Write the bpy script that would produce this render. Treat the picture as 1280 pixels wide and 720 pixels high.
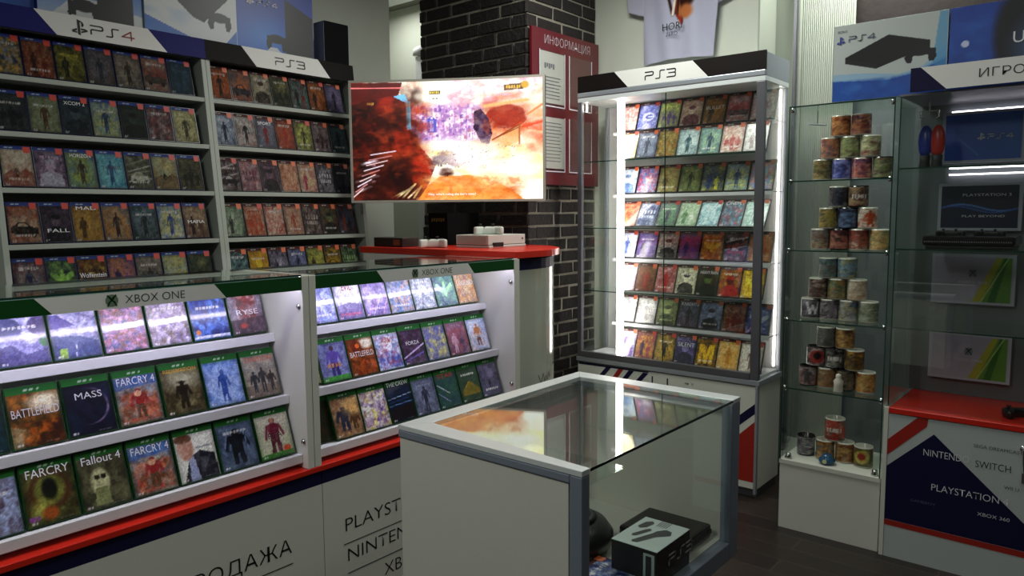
import bpy, bmesh, math, random
import numpy as np
from mathutils import Matrix, Vector
for o in list(bpy.data.objects): bpy.data.objects.remove(o)
S = bpy.context.scene
COL = S.collection
R = math.radians

# ---------------- camera, world, exposure, big lamps ----------------
cam = bpy.data.cameras.new('camera'); cam.sensor_width = 36; cam.lens = 934.8/1280*36; cam.clip_start = .02
co = bpy.data.objects.new('camera', cam); COL.objects.link(co)
pi_, ro_, ya_ = .0997346, -.0079797, .6952771
fw = Vector((math.cos(pi_)*math.cos(ya_), math.cos(pi_)*math.sin(ya_), -math.sin(pi_)))
r0 = fw.cross(Vector((0, 0, 1))).normalized(); u0 = r0.cross(fw)
r2 = math.cos(ro_)*r0+math.sin(ro_)*u0; u2 = -math.sin(ro_)*r0+math.cos(ro_)*u0
m = Matrix((r2, u2, -fw)).transposed().to_4x4(); m.translation = (0, 0, 1.5)
co.matrix_world = m; S.camera = co
S.view_settings.view_transform = 'Standard'; S.view_settings.look = 'None'
S.view_settings.exposure = 0.0; S.view_settings.gamma = 1; S.view_settings.use_curve_mapping = False
W = bpy.data.worlds.new('world'); S.world = W; W.use_nodes = True
W.node_tree.nodes['Background'].inputs[0].default_value = (.5, .55, .6, 1)
W.node_tree.nodes['Background'].inputs[1].default_value = .05
S.cycles.transparent_max_bounces = 32
CEIL = 3.1
LAMPS = [((-.6, 1.3), 1.2, .35, 32), ((1.0, -.9), 1.2, .35, 7), ((2.5, .2), .6, .6, 5), ((2.95, 1.9), .6, .6, 30), ((4.15, 1.05), .25, .5, 18), ((3.75, 4.35), .3, .3, 5)]  # assumed ceiling lamps; those over tower and far wall added to brighten them
for (x, y), sx, sy, e in LAMPS:
    if not e: continue
    L = bpy.data.lights.new('ceiling_and_fill_light', 'AREA'); L.shape = 'RECTANGLE'; L.size = sx; L.size_y = sy
    L.energy = e; L.color = (.97, 1, .93)
    lo = bpy.data.objects.new('ceiling_and_fill_light', L); COL.objects.link(lo); lo.location = (x, y, CEIL-.05)

# ---------------- materials ----------------
def lin(h):
    h = h.lstrip('#'); c = [int(h[i:i+2], 16)/255 for i in (0, 2, 4)]
    return tuple(v/12.92 if v <= .04045 else ((v+.055)/1.055)**2.4 for v in c)
MATS = {}
def mat(name, col='808080', rough=.5, metal=0, emit=0, noise=0, nscale=30, bump=0, coat=0, spec=.5):
    if name in MATS: return MATS[name]
    m = bpy.data.materials.new(name); m.use_nodes = True; nt = m.node_tree; b = nt.nodes['Principled BSDF']
    c = lin(col); b.inputs['Base Color'].default_value = (*c, 1); b.inputs['Roughness'].default_value = rough
    b.inputs['Metallic'].default_value = metal; b.inputs['Specular IOR Level'].default_value = spec
    b.inputs['Coat Weight'].default_value = coat; b.inputs['Coat Roughness'].default_value = .08
    if emit:
        b.inputs['Emission Color'].default_value = (*c, 1); b.inputs['Emission Strength'].default_value = emit
    if noise or bump:
        tc = nt.nodes.new('ShaderNodeTexCoord'); n = nt.nodes.new('ShaderNodeTexNoise')
        n.inputs['Scale'].default_value = nscale; n.inputs['Detail'].default_value = 5
        nt.links.new(tc.outputs['Object'], n.inputs['Vector'])
        if noise:
            mx = nt.nodes.new('ShaderNodeMix'); mx.data_type = 'RGBA'
            mx.inputs[6].default_value = (*[v*(1-noise) for v in c], 1); mx.inputs[7].default_value = (*[min(1, v*(1+noise)) for v in c], 1)
            nt.links.new(n.outputs['Fac'], mx.inputs[0]); nt.links.new(mx.outputs[2], b.inputs['Base Color'])
        if bump:
            bp = nt.nodes.new('ShaderNodeBump'); bp.inputs['Strength'].default_value = bump; bp.inputs['Distance'].default_value = .01
            nt.links.new(n.outputs['Fac'], bp.inputs['Height']); nt.links.new(bp.outputs[0], b.inputs['Normal'])
    MATS[name] = m; return m
def glass(name, tint=(.975, .988, .98), f0=.04, rough=.0):
    m = bpy.data.materials.new(name); m.use_nodes = True; nt = m.node_tree; nt.nodes.clear()
    o = nt.nodes.new('ShaderNodeOutputMaterial'); mx = nt.nodes.new('ShaderNodeMixShader')
    t = nt.nodes.new('ShaderNodeBsdfTransparent'); g = nt.nodes.new('ShaderNodeBsdfGlossy'); lw = nt.nodes.new('ShaderNodeLayerWeight'); lw.inputs['Blend'].default_value = .5
    p5 = nt.nodes.new('ShaderNodeMath'); p5.operation = 'POWER'; p5.inputs[1].default_value = 5; f = nt.nodes.new('ShaderNodeMath'); f.operation = 'MULTIPLY_ADD'
    f.inputs[1].default_value = 1-f0; f.inputs[2].default_value = f0; nt.links.new(lw.outputs['Facing'], p5.inputs[0]); nt.links.new(p5.outputs[0], f.inputs[0])
    t.inputs[0].default_value = (*tint, 1); g.inputs['Roughness'].default_value = rough
    g.inputs[0].default_value = (.95, 1, .97, 1)
    nt.links.new(f.outputs[0], mx.inputs[0]); nt.links.new(t.outputs[0], mx.inputs[1]); nt.links.new(g.outputs[0], mx.inputs[2])
    nt.links.new(mx.outputs[0], o.inputs[0]); MATS[name] = m; return m
def paint_mat(name, rough=.35, emit=0, coat=0, spec=.5):
    m = bpy.data.materials.new(name); m.use_nodes = True; nt = m.node_tree; b = nt.nodes['Principled BSDF']
    a = nt.nodes.new('ShaderNodeAttribute'); a.attribute_name = 'print'
    nt.links.new(a.outputs['Color'], b.inputs['Base Color']); b.inputs['Roughness'].default_value = rough
    b.inputs['Coat Weight'].default_value = coat; b.inputs['Coat Roughness'].default_value = .07; b.inputs['Specular IOR Level'].default_value = spec
    if emit:
        b.inputs['Base Color'].default_value = (.01, .01, .01, 1); nt.links.remove(b.inputs['Base Color'].links[0])
        nt.links.new(a.outputs['Color'], b.inputs['Emission Color']); b.inputs['Emission Strength'].default_value = emit
    MATS[name] = m; return m
white = mat('white_laminate', 'd2d3c8', .42, noise=.05, nscale=260)
whiteb = mat('white_acrylic_board', 'e2e2e6', .3)
shelfm = mat('grey_white_laminate', 'a9b0a6', .5, noise=.05, nscale=120)
plaster = mat('white_plaster', 'c3c6ba', .85, noise=.05, nscale=6, bump=.1)
plasterd = mat('grey_plaster', 'a0a69a', .85, noise=.05, nscale=6)
alu = mat('silver_aluminium', 'aab0b8', .35, .55)
aluw = mat('white_aluminium', 'd6dcdc', .35, .1)
alud = mat('dark_aluminium', '6a6a70', .4, .6)
chrome = mat('chrome', 'c8c8c8', .15, 1)
black = mat('black_plastic', '101014', .35)
blackm = mat('matt_black_plastic', '16161a', .6)
navy = mat('navy_print', '151238', .55, spec=.2)
bluep = mat('deep_blue_print', '1c1c66', .6, spec=.2)
blackp = mat('black_brown_print', '120c0b', .6, spec=.15)
greenp = mat('green_print', '0a4417', .5, spec=.25)
hdrw = mat('white_sign_print', 'dededa', .5)
redp = mat('red_print', '9c2318', .4)
redl = mat('red_laminate', 'c8281a', .28, noise=.06, nscale=40)
ink = mat('black_ink', '0c0c10', .5)
inkw = mat('white_ink', 'd8d8e0', .5)
inkr = mat('red_ink', '8a2020', .5)
maroon = mat('maroon_board', '5e1219', .3, coat=.3)
paper = mat('white_paper', 'b8b8b0', .7)
gl = glass('clear_glass')
glt = glass('shelf_glass', (.92, .97, .945))
gedge = mat('green_glass_edge', '1c3c34', .2)
led = mat('led_strip', 'fff6f0', emit=17)
led2 = mat('rear_led_strip', 'fff6f0', emit=5)
ledm = mat('soft_led_strip', 'e6dcff', emit=36)
cover_m = paint_mat('printed_cover', .3, coat=.6)
matt_cover_m = paint_mat('matt_printed_cover', .6, spec=.15)
print_m = paint_mat('printed_card', .4)
fabric_m = paint_mat('printed_cotton', .9, spec=.1)
screen_m = paint_mat('lit_screen', .2, emit=1.45)

# ---------------- mesh helpers ----------------
class MB:
    def __init__(s): s.v = []; s.f = []; s.mi = []; s.k = 0
    def quad(s, pts):
        n = len(s.v); s.v += [tuple(p) for p in pts]; s.f.append(tuple(range(n, n+len(pts)))); s.mi.append(s.k); return s
    def box(s, x0, x1, y0, y1, z0, z1):
        n = len(s.v)
        s.v += [(x, y, z) for z in (z0, z1) for y in (y0, y1) for x in (x0, x1)]
        for f in ((0, 2, 3, 1), (4, 5, 7, 6), (0, 1, 5, 4), (2, 6, 7, 3), (0, 4, 6, 2), (1, 3, 7, 5)):
            s.f.append(tuple(n+i for i in f)); s.mi.append(s.k)
        return s
    def prism(s, pts, d):     # pts: 3-D outline, d: thickness vector
        n = len(s.v); k = len(pts); d = Vector(d)
        s.v += [tuple(p) for p in pts]+[tuple(Vector(p)+d) for p in pts]
        s.f.append(tuple(n+i for i in range(k))[::-1]); s.f.append(tuple(n+k+i for i in range(k)))
        s.mi += [s.k]*2
        for i in range(k):
            j = (i+1) % k; s.f.append((n+i, n+j, n+k+j, n+k+i)); s.mi.append(s.k)
        return s
    def lathe(s, prof, c=(0, 0, 0), seg=24, axis='z'):
        n = len(s.v); k = len(prof)
        for i in range(seg):
            a = 2*math.pi*i/seg
            for r, z in prof:
                p = (r*math.cos(a), r*math.sin(a), z)
                if axis == 'y': p = (p[0], p[2], p[1])
                if axis == 'x': p = (p[2], p[0], p[1])
                s.v.append((c[0]+p[0], c[1]+p[1], c[2]+p[2]))
        for i in range(seg):
            j = (i+1) % seg
            for q in range(k-1):
                s.f.append((n+i*k+q, n+j*k+q, n+j*k+q+1, n+i*k+q+1)); s.mi.append(s.k)
        return s
    def tube(s, pts, r, seg=8):
        pts = [Vector(p) for p in pts]; n = len(s.v)
        for i, p in enumerate(pts):
            t = (pts[min(i+1, len(pts)-1)]-pts[max(i-1, 0)]).normalized()
            a = t.cross(Vector((0, 0, 1)));
            if a.length < .1: a = t.cross(Vector((1, 0, 0)))
            a.normalize(); b = t.cross(a)
            rr = r[i] if isinstance(r, (list, tuple)) else r
            for q in range(seg):
                g = 2*math.pi*q/seg; s.v.append(tuple(p+rr*(math.cos(g)*a+math.sin(g)*b)))
        for i in range(len(pts)-1):
            for q in range(seg):
                w = (q+1) % seg; s.f.append((n+i*seg+q, n+i*seg+w, n+(i+1)*seg+w, n+(i+1)*seg+q)); s.mi.append(s.k)
        s.f.append(tuple(n+q for q in range(seg))); s.f.append(tuple(n+(len(pts)-1)*seg+q for q in range(seg))[::-1]); s.mi += [s.k]*2
        return s
    def build(s, name, mats, parent=None, bevel=0, smooth=False, seg=2):
        if not isinstance(mats, (list, tuple)): mats = [mats]
        me = bpy.data.meshes.new(name)
        off = Vector((0, 0, 0))
        p = parent
        while p: off += p.location; p = p.parent
        me.from_pydata([tuple(Vector(v)-off) for v in s.v], [], s.f)
        bm = bmesh.new(); bm.from_mesh(me); bmesh.ops.recalc_face_normals(bm, faces=bm.faces[:]); bm.to_mesh(me); bm.free()
        for m_ in mats: me.materials.append(m_)
        for q, k in zip(me.polygons, s.mi): q.material_index = k; q.use_smooth = smooth
        o = bpy.data.objects.new(name, me); COL.objects.link(o)
        if parent: o.parent = parent
        if bevel:
            b = o.modifiers.new('bevel', 'BEVEL'); b.width = bevel; b.segments = seg; b.limit_method = 'ANGLE'
        return o
def bx(name, m_, x0, x1, y0, y1, z0, z1, parent=None, bevel=.001):
    return MB().box(x0, x1, y0, y1, z0, z1).build(name, m_, parent, bevel)
def tag(o, label=None, cat=None, group=None, kind=None):
    for k, v in (('label', label), ('category', cat), ('group', group), ('kind', kind)):
        if v: o[k] = v
    return o
def thing(name, label, cat, loc=(0, 0, 0), group=None):
    o = bpy.data.objects.new(name, None); COL.objects.link(o); o.location = loc; o.empty_display_size = .05
    return tag(o, label, cat, group)
def link_copy(o, parent=None, data=None):
    c = o.copy()
    if data: c.data = data
    COL.objects.link(c); c.parent = parent; return c

# text: faces 'y' (towards -Y) or 'x' (towards -X); loc = left baseline point
def text(name, body, h, loc, m_, parent=None, face='y', thin=0, align='LEFT', width=None, local=False, sx=1, rot=None):
    cu = bpy.data.curves.new(name, 'FONT'); cu.body = body; cu.size = h/.73; cu.offset = -thin*h; cu.align_x = align; cu.resolution_u = 3
    cu.extrude = 0; t = bpy.data.objects.new('t', cu); COL.objects.link(t)
    dg = bpy.context.evaluated_depsgraph_get(); me = bpy.data.meshes.new_from_object(t.evaluated_get(dg)); me.name = name
    bpy.data.objects.remove(t)
    if width and len(me.vertices):
        xs = [v.co.x for v in me.vertices]; w = max(xs)-min(xs); sx = width/w
    M = Matrix.Rotation(R(90), 4, 'X')@Matrix.Diagonal((sx, 1, 1, 1))
    if face == 'x': M = Matrix.Rotation(R(-90), 4, 'Z')@M
    if face == 'z': M = Matrix.Rotation(rot or 0, 4, 'Z')@Matrix.Diagonal((sx, 1, 1, 1))
    me.transform(M); me.materials.clear(); me.materials.append(m_)
    o = bpy.data.objects.new(name, me); COL.objects.link(o)
    off = Vector((0, 0, 0)); p = parent
    if not local:
        while p: off += p.location; p = p.parent
    o.location = Vector(loc)-off
    if parent: o.parent = parent
    return o

GL = {'P': [[(0, 1), (.82, 1), (.95, .95), (1, .85), (1, .68), (.95, .58), (.82, .53), (.15, .53), (.04, .48), (0, .38), (0, 0)]],
      'S': [[(0, 0), (.36, 0), (.46, .04), (.5, .14), (.5, .86), (.54, .96), (.64, 1), (1.05, 1)]],
      '3': [[(0, 1), (.85, 1), (.96, .95), (1, .85), (1, .66), (.96, .57), (.85, .53), (.2, .53)], [(.85, .53), (.96, .48), (1, .38), (1, .15), (.96, .05), (.85, 0), (0, 0)]],
      '4': [[(.8, 0), (.8, 1), (0, .3), (1.05, .3)]]}
def ribbon(mb, pts, w, fn):
    for a, b in zip(pts[:-1], pts[1:]):
        dx, dy = b[0]-a[0], b[1]-a[1]; l = math.hypot(dx, dy) or 1; nx, ny = -dy/l*w/2, dx/l*w/2; ex, ey = dx/l*w*.4, dy/l*w*.4
        mb.quad([fn(*q) for q in ((a[0]-ex+nx, a[1]-ey+ny), (a[0]-ex-nx, a[1]-ey-ny), (b[0]+ex-nx, b[1]+ey-ny), (b[0]+ex+nx, b[1]+ey+ny))])
def wordmark(name, s, fn, h, m_, parent, w=.13, gw=1.0, mats=None):
    w *= 1.25
    """rounded console lettering; fn maps (right, up) metres to world"""
    mb = MB(); x = 0; mm = mats or [m_]
    for i, c in enumerate(s):
        mb.k = min(i, len(mm)-1) if mats else 0
        for st in GL[c]:
            ribbon(mb, [((x+p[0]*gw)*h, p[1]*h) for p in st], w*h, fn)
        x += (1.05 if c != 'S' else 1.1)*gw+.32
    return mb.build(name, mm, parent)
PSL = [[(.36, 0), (.36, 1), (.58, .93), (.72, .84), (.78, .7), (.74, .56), (.62, .52), (.62, .8), (.56, .84), (.53, .82), (.53, -.06)],
       [(.32, .08), (.32, .2), (.16, .15), (.32, .27), (.32, .4), (.05, .28), (-.02, .18), (.05, .1)],
       [(.57, .1), (.57, .22), (.8, .3), (.57, .3), (.57, .42), (.82, .42), (1.0, .34), (.98, .24)]]
def pslogo(name, fn, h, m_, parent):
    mb = MB()
    for p in PSL: mb.quad([fn(a*h, b*h) for a, b in p])
    return mb.build(name, m_, parent)
def disc(mb, cx, cy, r, fn, n=20):
    mb.quad([fn(cx+r*math.cos(2*math.pi*i/n), cy+r*math.sin(2*math.pi*i/n)) for i in range(n)])
def xlogo(name, fn, r, mats, parent):
    mb = MB(); disc(mb, 0, 0, r, fn); mb.k = 1
    f2 = lambda a, b: Vector(fn(a, b))+(Vector(fn(0, 0))-Vector(fn(0, 0)))
    e = Vector(NUDGE)
    g = lambda a, b: Vector(fn(a, b))+e
    for s in (-1, 1):
        ribbon(mb, [(s*.62*r, .8*r), (s*.25*r, .42*r), (0, .05*r)], .3*r, g)
        ribbon(mb, [(s*0*r, .1*r), (s*.4*r, -.3*r), (s*.66*r, -.85*r)], .26*r, g)
    return mb.build(name, mats, parent)
NUDGE = (0, -.0005, 0)

# ---------------- picture painter (writes a colour attribute on a fine grid) ----------------
def rgb(h): return np.array([int(h[i:i+2], 16)/255 for i in (0, 2, 4)])
class Pic:
    def __init__(s, w, h, seed=0):
        s.w, s.h = w, h; s.rs = np.random.RandomState(seed)
        s.u, s.v = np.meshgrid(np.linspace(0, 1, w), np.linspace(0, 1, h)); s.a = np.zeros((h, w, 3))
    def grad(s, top, bot, mid=None):
        v = s.v[..., None]
        if mid is not None: s.a[:] = np.where(v > .5, rgb(mid)+(rgb(top)-rgb(mid))*(v*2-1), rgb(bot)+(rgb(mid)-rgb(bot))*v*2)
        else: s.a[:] = rgb(bot)+(rgb(top)-rgb(bot))*v
        return s
    def fld(s, sc, ax=1.0, warp=True):
        n1, n2 = max(2, int(sc*ax)+2), max(2, int(sc)+2)
        g = s.rs.rand(n2, n1); uu, vv = s.u, s.v
        if warp:
            uu = np.clip(uu+(s.fld(sc*1.2, ax, False)-.5)*1.3/sc, 0, 1); vv = np.clip(vv+(s.fld(sc*1.2, ax, False)-.5)*1.3/sc, 0, 1)
        x = uu*(n1-1.001); y = vv*(n2-1.001); xi, yi = x.astype(int), y.astype(int); fx, fy = x-xi, y-yi
        fx = fx*fx*(3-2*fx); fy = fy*fy*(3-2*fy)
        return (g[yi, xi]*(1-fx)+g[yi, xi+1]*fx)*(1-fy)+(g[yi+1, xi]*(1-fx)+g[yi+1, xi+1]*fx)*fy
    def noise(s, pal, amt=.6, sc=5, box=(0, 0, 1, 1), ax=1.0, soft=.34):
        sm = lambda x: np.clip(x/.05+.5, 0, 1)
        inside = sm(s.u-box[0]+(.05 if box[0] <= 0 else 0))*sm(box[2]-s.u+(.05 if box[2] >= 1 else 0))*sm(s.v-box[1]+(.05 if box[1] <= 0 else 0))*sm(box[3]-s.v+(.05 if box[3] >= 1 else 0))
        for c in pal:
            f = s.fld(sc, ax)*.6+s.fld(sc*2.3, ax)*.4
            m_ = np.clip((f-.42)/soft, 0, 1)*amt*inside
            s.a = s.a*(1-m_[..., None])+rgb(c)*m_[..., None]
        return s
    def blend(s, m_, c): m_ = np.clip(m_, 0, 1)[..., None]; s.a = s.a*(1-m_)+rgb(c)*m_; return s
    def ell(s, cx, cy, rx, ry, c, soft=.15, al=1):
        d = np.sqrt(((s.u-cx)/rx)**2+((s.v-cy)/ry)**2); return s.blend((1+soft/2-d)/soft*al, c)
    def poly(s, pts, c, al=1):
        ins = np.zeros(s.u.shape, bool); n = len(pts)
        for i in range(n):
            x0, y0 = pts[i]; x1, y1 = pts[(i+1) % n]
            if y0 == y1: continue
            cr = ((y0 > s.v) != (y1 > s.v)) & (s.u < (x1-x0)*(s.v-y0)/(y1-y0)+x0); ins ^= cr
        return s.blend(ins*al, c)
    def line(s, x0, y0, x1, y1, w, c, al=1):
        dx, dy = x1-x0, y1-y0; L = dx*dx+dy*dy or 1e-6; t = np.clip(((s.u-x0)*dx+(s.v-y0)*dy)/L, 0, 1)
        d = np.hypot(s.u-x0-t*dx, s.v-y0-t*dy); return s.blend((w-d)/w*1.6*al, c)
    def words(s, cx, cy, w, h, c, n=6, al=.9):
        for i in range(n):
            x = cx-w/2+w*(i+.5)/n; k = s.rs.rand()
            s.poly([(x-w/n*.36, cy-h/2), (x-w/n*.36, cy+h/2), (x+w/n*(.1+.25*k), cy+h/2), (x+w/n*.36, cy-h/2*(.2+k))], c, al)
        return s
    def fig(s, cx, y, h, c, c2=None, wide=1):
        w = h*.2*wide*1.25; c2 = c2 or c
        s.poly([(cx-w*.5, y), (cx-w*.12, y), (cx, y+h*.42), (cx+w*.15, y), (cx+w*.55, y), (cx+w*.42, y+h*.5), (cx-w*.42, y+h*.5)], c2)
        s.poly([(cx-w*.42, y+h*.45), (cx+w*.42, y+h*.45), (cx+w*.62, y+h*.8), (cx+w*.2, y+h*.86), (cx-w*.2, y+h*.86), (cx-w*.62, y+h*.8)], c)
        s.line(cx-w*.58, y+h*.78, cx-w*.85, y+h*.45, .035*wide, c); s.line(cx+w*.58, y+h*.78, cx+w*.9, y+h*.5, .035*wide, c)
        s.ell(cx, y+h*.93, w*.3, h*.075, c); return s
    def bust(s, cx, y, h, skin, cloth, hair=None):
        s.poly([(cx-h*.55, y), (cx+h*.55, y), (cx+h*.48, y+h*.42), (cx+h*.15, y+h*.55), (cx-h*.15, y+h*.55), (cx-h*.48, y+h*.42)], cloth)
        s.ell(cx, y+h*.76, h*.23, h*.22, skin); s.ell(cx, y+h*.9, h*.23, h*.1, hair or cloth); return s
    def car(s, cx, cy, w, c, c2):
        s.poly([(cx-w*.5, cy-w*.12), (cx+w*.5, cy-w*.16), (cx+w*.5, cy+w*.06), (cx+w*.25, cy+w*.1), (cx+w*.1, cy+w*.24), (cx-w*.22, cy+w*.24), (cx-w*.5, cy+w*.06)], c)
        s.poly([(cx-w*.2, cy+w*.2), (cx+w*.06, cy+w*.2), (cx+w*.16, cy+w*.1), (cx-w*.28, cy+w*.09)], c2)
        s.ell(cx-w*.3, cy-w*.14, w*.1, w*.08, '0c0c0c'); s.ell(cx+w*.32, cy-w*.16, w*.1, w*.08, '0c0c0c'); return s
    def speck(s, amt=.12): s.a = np.clip(s.a*(1+(s.rs.rand(s.h, s.w, 1)-.5)*2*amt), 0, 1); return s
    def colors(s):
        a = np.clip(s.a, 0, 1); l = np.where(a <= .04045, a/12.92, ((a+.055)/1.055)**2.4)
        return np.concatenate([l, np.ones(l.shape[:2]+(1,))], -1).reshape(-1, 4).astype(np.float32)
def grid_mesh(name, pic, fn, m_):
    w, h = pic.w, pic.h; me = bpy.data.meshes.new(name)
    co_ = np.array([fn(i/(w-1), j/(h-1)) for j in range(h) for i in range(w)], np.float32)
    idx = np.arange(w*h).reshape(h, w); f = np.stack([idx[:-1, :-1], idx[:-1, 1:], idx[1:, 1:], idx[1:, :-1]], -1).reshape(-1, 4)
    me.from_pydata(co_.tolist(), [], f.tolist())
    ca = me.color_attributes.new('print', 'FLOAT_COLOR', 'POINT'); ca.data.foreach_set('color', pic.colors().ravel())
    me.materials.append(m_); return me
def add_pic(name, pic, fn, m_, parent):
    off = Vector((0, 0, 0)); p = parent
    while p: off += p.location; p = p.parent
    me = grid_mesh(name, pic, lambda a, b: tuple(Vector(fn(a, b))-off), m_)
    o = bpy.data.objects.new(name, me); COL.objects.link(o); o.parent = parent; return o

# =====================================================================
# SETTING
# =====================================================================
def struct(name, mb, m_): return tag(mb.build(name, m_), kind='structure')
fl = bpy.data.materials.new('dark_wood_planks'); fl.use_nodes = True; nt = fl.node_tree; b = nt.nodes['Principled BSDF']
tc = nt.nodes.new('ShaderNodeTexCoord'); mp = nt.nodes.new('ShaderNodeMapping'); mp.inputs['Rotation'].default_value[2] = R(90)
br = nt.nodes.new('ShaderNodeTexBrick'); br.inputs['Scale'].default_value = 1; br.inputs['Brick Width'].default_value = 1.1; br.inputs['Row Height'].default_value = .13
br.inputs['Mortar Size'].default_value = .003; br.inputs['Color1'].default_value = (*lin('3a2e28'), 1); br.inputs['Color2'].default_value = (*lin('2a211e'), 1); br.inputs['Mortar'].default_value = (*lin('54443a'), 1)
ns = nt.nodes.new('ShaderNodeTexNoise'); mp2 = nt.nodes.new('ShaderNodeMapping'); mp2.inputs['Scale'].default_value = (40, 3, 1)
mx = nt.nodes.new('ShaderNodeMix'); mx.data_type = 'RGBA'; mx.blend_type = 'MULTIPLY'; mx.inputs[0].default_value = .7
nt.links.new(tc.outputs['Object'], mp.inputs[0]); nt.links.new(mp.outputs[0], br.inputs[0]); nt.links.new(tc.outputs['Object'], mp2.inputs[0]); nt.links.new(mp2.outputs[0], ns.inputs[0])
nt.links.new(br.outputs[0], mx.inputs[6]); nt.links.new(ns.outputs[0], mx.inputs[7]); nt.links.new(mx.outputs[2], b.inputs['Base Color']); b.inputs['Roughness'].default_value = .38
struct('floor', MB().box(-2.6, 4.6, -2.6, 5.1, -.05, 0), fl)
struct('ceiling', MB().box(-2.6, 4.6, -2.6, 5.1, CEIL, CEIL+.05), mat('ceiling_grey', '77776f', .9))
struct('wall_left', MB().box(-2.6, 3.29, 3.75, 5.05, 0, CEIL), plaster)
struct('wall_back', MB().box(3.29, 4.15, 5.0, 5.1, 0, CEIL), plasterd)
struct('wall_far', MB().box(4.1, 4.2, 1.655, 5.1, 0, CEIL), plaster)
struct('trim_1', MB().box(4.1, 4.46, 1.645, 1.655, 0, CEIL), plasterd)
struct('wall_recess', MB().box(4.45, 4.55, -2.6, 1.66, 0, 2.42), mat('grey_blue_wall', '6c7476', .8, noise=.1, nscale=5))
struct('wall_upper', MB().box(4.45, 4.55, -2.6, 1.66, 2.4205, CEIL), mat('dark_brown_wall', '211815', .8, noise=.5, nscale=14, bump=.5))
struct('wall_right', MB().box(-2.6, 4.6, -2.7, -2.6, 0, CEIL), mat('dim_wall', '55554f', .9))
struct('wall_near', MB().box(-2.7, -2.6, -2.6, 5.1, 0, CEIL), MATS['dim_wall'])
struct('trim_2', MB().box(4.34, 4.45, 1.51, 1.646, 0, CEIL), plasterd)
struct('trim_3', MB().box(4.37, 4.40, 1.555, 1.575, 0, CEIL).box(4.31, 4.34, 1.52, 1.535, 0, CEIL), alud)
for (x, y), sx, sy, e in LAMPS:
    if not e: continue
    t = thing('assumed_ceiling_lamp', 'unseen flat square ceiling panel lamp placed to light the shop', 'lamp', (x, y, CEIL), 'ceiling panel lamps')
    MB().box(x-sx/2-.02, x+sx/2+.02, y-sy/2-.02, y+sy/2+.02, CEIL-.035, CEIL-.001).build('lamp_housing', aluw, t, .003)

# brick column
random.seed(3)
mb = MB(); mb.box(3.40, 4.095, 2.71, 3.57, 0, CEIL-.002); mb.k = 1
def bricks(a0, a1, fn):
    z = .004; row = 0
    while z < CEIL-.02:
        h = min(.063, CEIL-.004-z); a = a0-(0 if row % 2 else .12)
        while a < a1:
            b_ = min(a+.24+random.uniform(-.05, .03), a1); s = max(a, a0)
            if b_-s > .03:
                d = random.uniform(.004, .011); j = lambda: random.uniform(-.003, .003)
                pts = [(s+j(), z+j()), (b_-.011+j(), z+j()), (b_-.011+j(), z+h+j()), (s+j(), z+h+j())]
                base = [fn(p[0], p[1], -.002) for p in pts]; top = [fn(p[0]*.94+(s+b_)/2*.06, p[1]*.94+(z+h/2)*.06, d+random.uniform(-.002, .002)) for p in pts]
                n = len(mb.v); mb.v += base+top
                for f in ((4, 5, 6, 7), (0, 1, 5, 4), (1, 2, 6, 5), (2, 3, 7, 6), (3, 0, 4, 7)): mb.f.append(tuple(n+i for i in f)); mb.mi.append(1)
            a = a+.25 if b_ == a1 else b_
        z += .075; row += 1
bricks(2.70, 3.585, lambda a, z, d: (3.399-d, a, z))
bricks(3.385, 4.09, lambda a, z, d: (a, 2.71-d, z))
col = mb.build('brick_column', [mat('pale_mortar', '8c867a', .95, noise=.3, nscale=60, bump=.5), mat('dark_brick', '1b1413', .8, noise=.45, nscale=45, bump=.8)], None, 0)
tag(col, 'dark brown brick column with pale mortar behind the television', 'column')

# white duct by the column
t = thing('cable_duct', 'white vertical duct with rounded cap beside the brick column', 'duct', (3.95, 4.15, 0))
MB().box(3.92, 3.98, 4.12, 4.19, 0, 2.66).build('duct_body', whiteb, t, .004)
MB().lathe([(.0, 2.74), (.03, 2.735), (.06, 2.71), (.062, 2.67), (.0, 2.66)], (3.95, 4.155, 0)).build('duct_cap', whiteb, t, smooth=True)

# ribbed white blind
mb = MB(); n = 26; y0, y1 = 1.235, 1.512
for i in range(n):
    a = y0+(y1-y0)*i/n; b_ = a+(y1-y0)/n
    mb.prism([(4.40, a, .02), (4.378, a+(b_-a)*.3, .02), (4.384, a+(b_-a)*.6, .02), (4.40, b_, .02), (4.408, b_, .02), (4.408, a, .02)], (0, 0, CEIL-.04))
tag(mb.build('vertical_blind', mat('white_blind', 'dfe3da', .55)), 'white finely ribbed vertical blind behind the mug tower', 'blind')

# information board
t = thing('information_board', 'maroon information board with paper pockets on the brick column', 'board', (3.72, 2.68, 1.66))
yb = 2.668
MB().box(3.39, 4.07, yb+.001, yb+.02, 1.664, 2.548).build('board_panel', maroon, t, .002)
text('board_heading', 'ИНФОРМАЦИЯ', .052, (3.50, yb-.001, 2.468), inkw, t, width=.46, thin=.035)
pk = glass('pocket_plastic', (.95, .95, .95))
for x0, x1 in ((3.452, 3.70), (3.742, 3.985)):
    for z0, z1 in ((1.74, 2.06), (2.115, 2.43)):
        p_ = MB().box(x0, x1, yb-.004, yb, z0, z1).build('pocket', pk, t)
        mb = MB()
        for a in ((x0, x0+.005, z0, z1), (x1-.005, x1, z0, z1), (x0, x1, z0, z0+.006)): mb.box(a[0], a[1], yb-.006, yb-.004, a[2], a[3])
        mb.build('pocket_edge', inkw, p_)
MB().box(3.462, 3.692, yb-.003, yb-.0005, 1.76, 2.055).build('notice_sheet', paper, t)
MB().box(3.462, 3.692, yb-.003, yb-.0005, 2.135, 2.425).build('notice_sheet', paper, t)
gi = mat('grey_ink', '66666c', .7)
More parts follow.
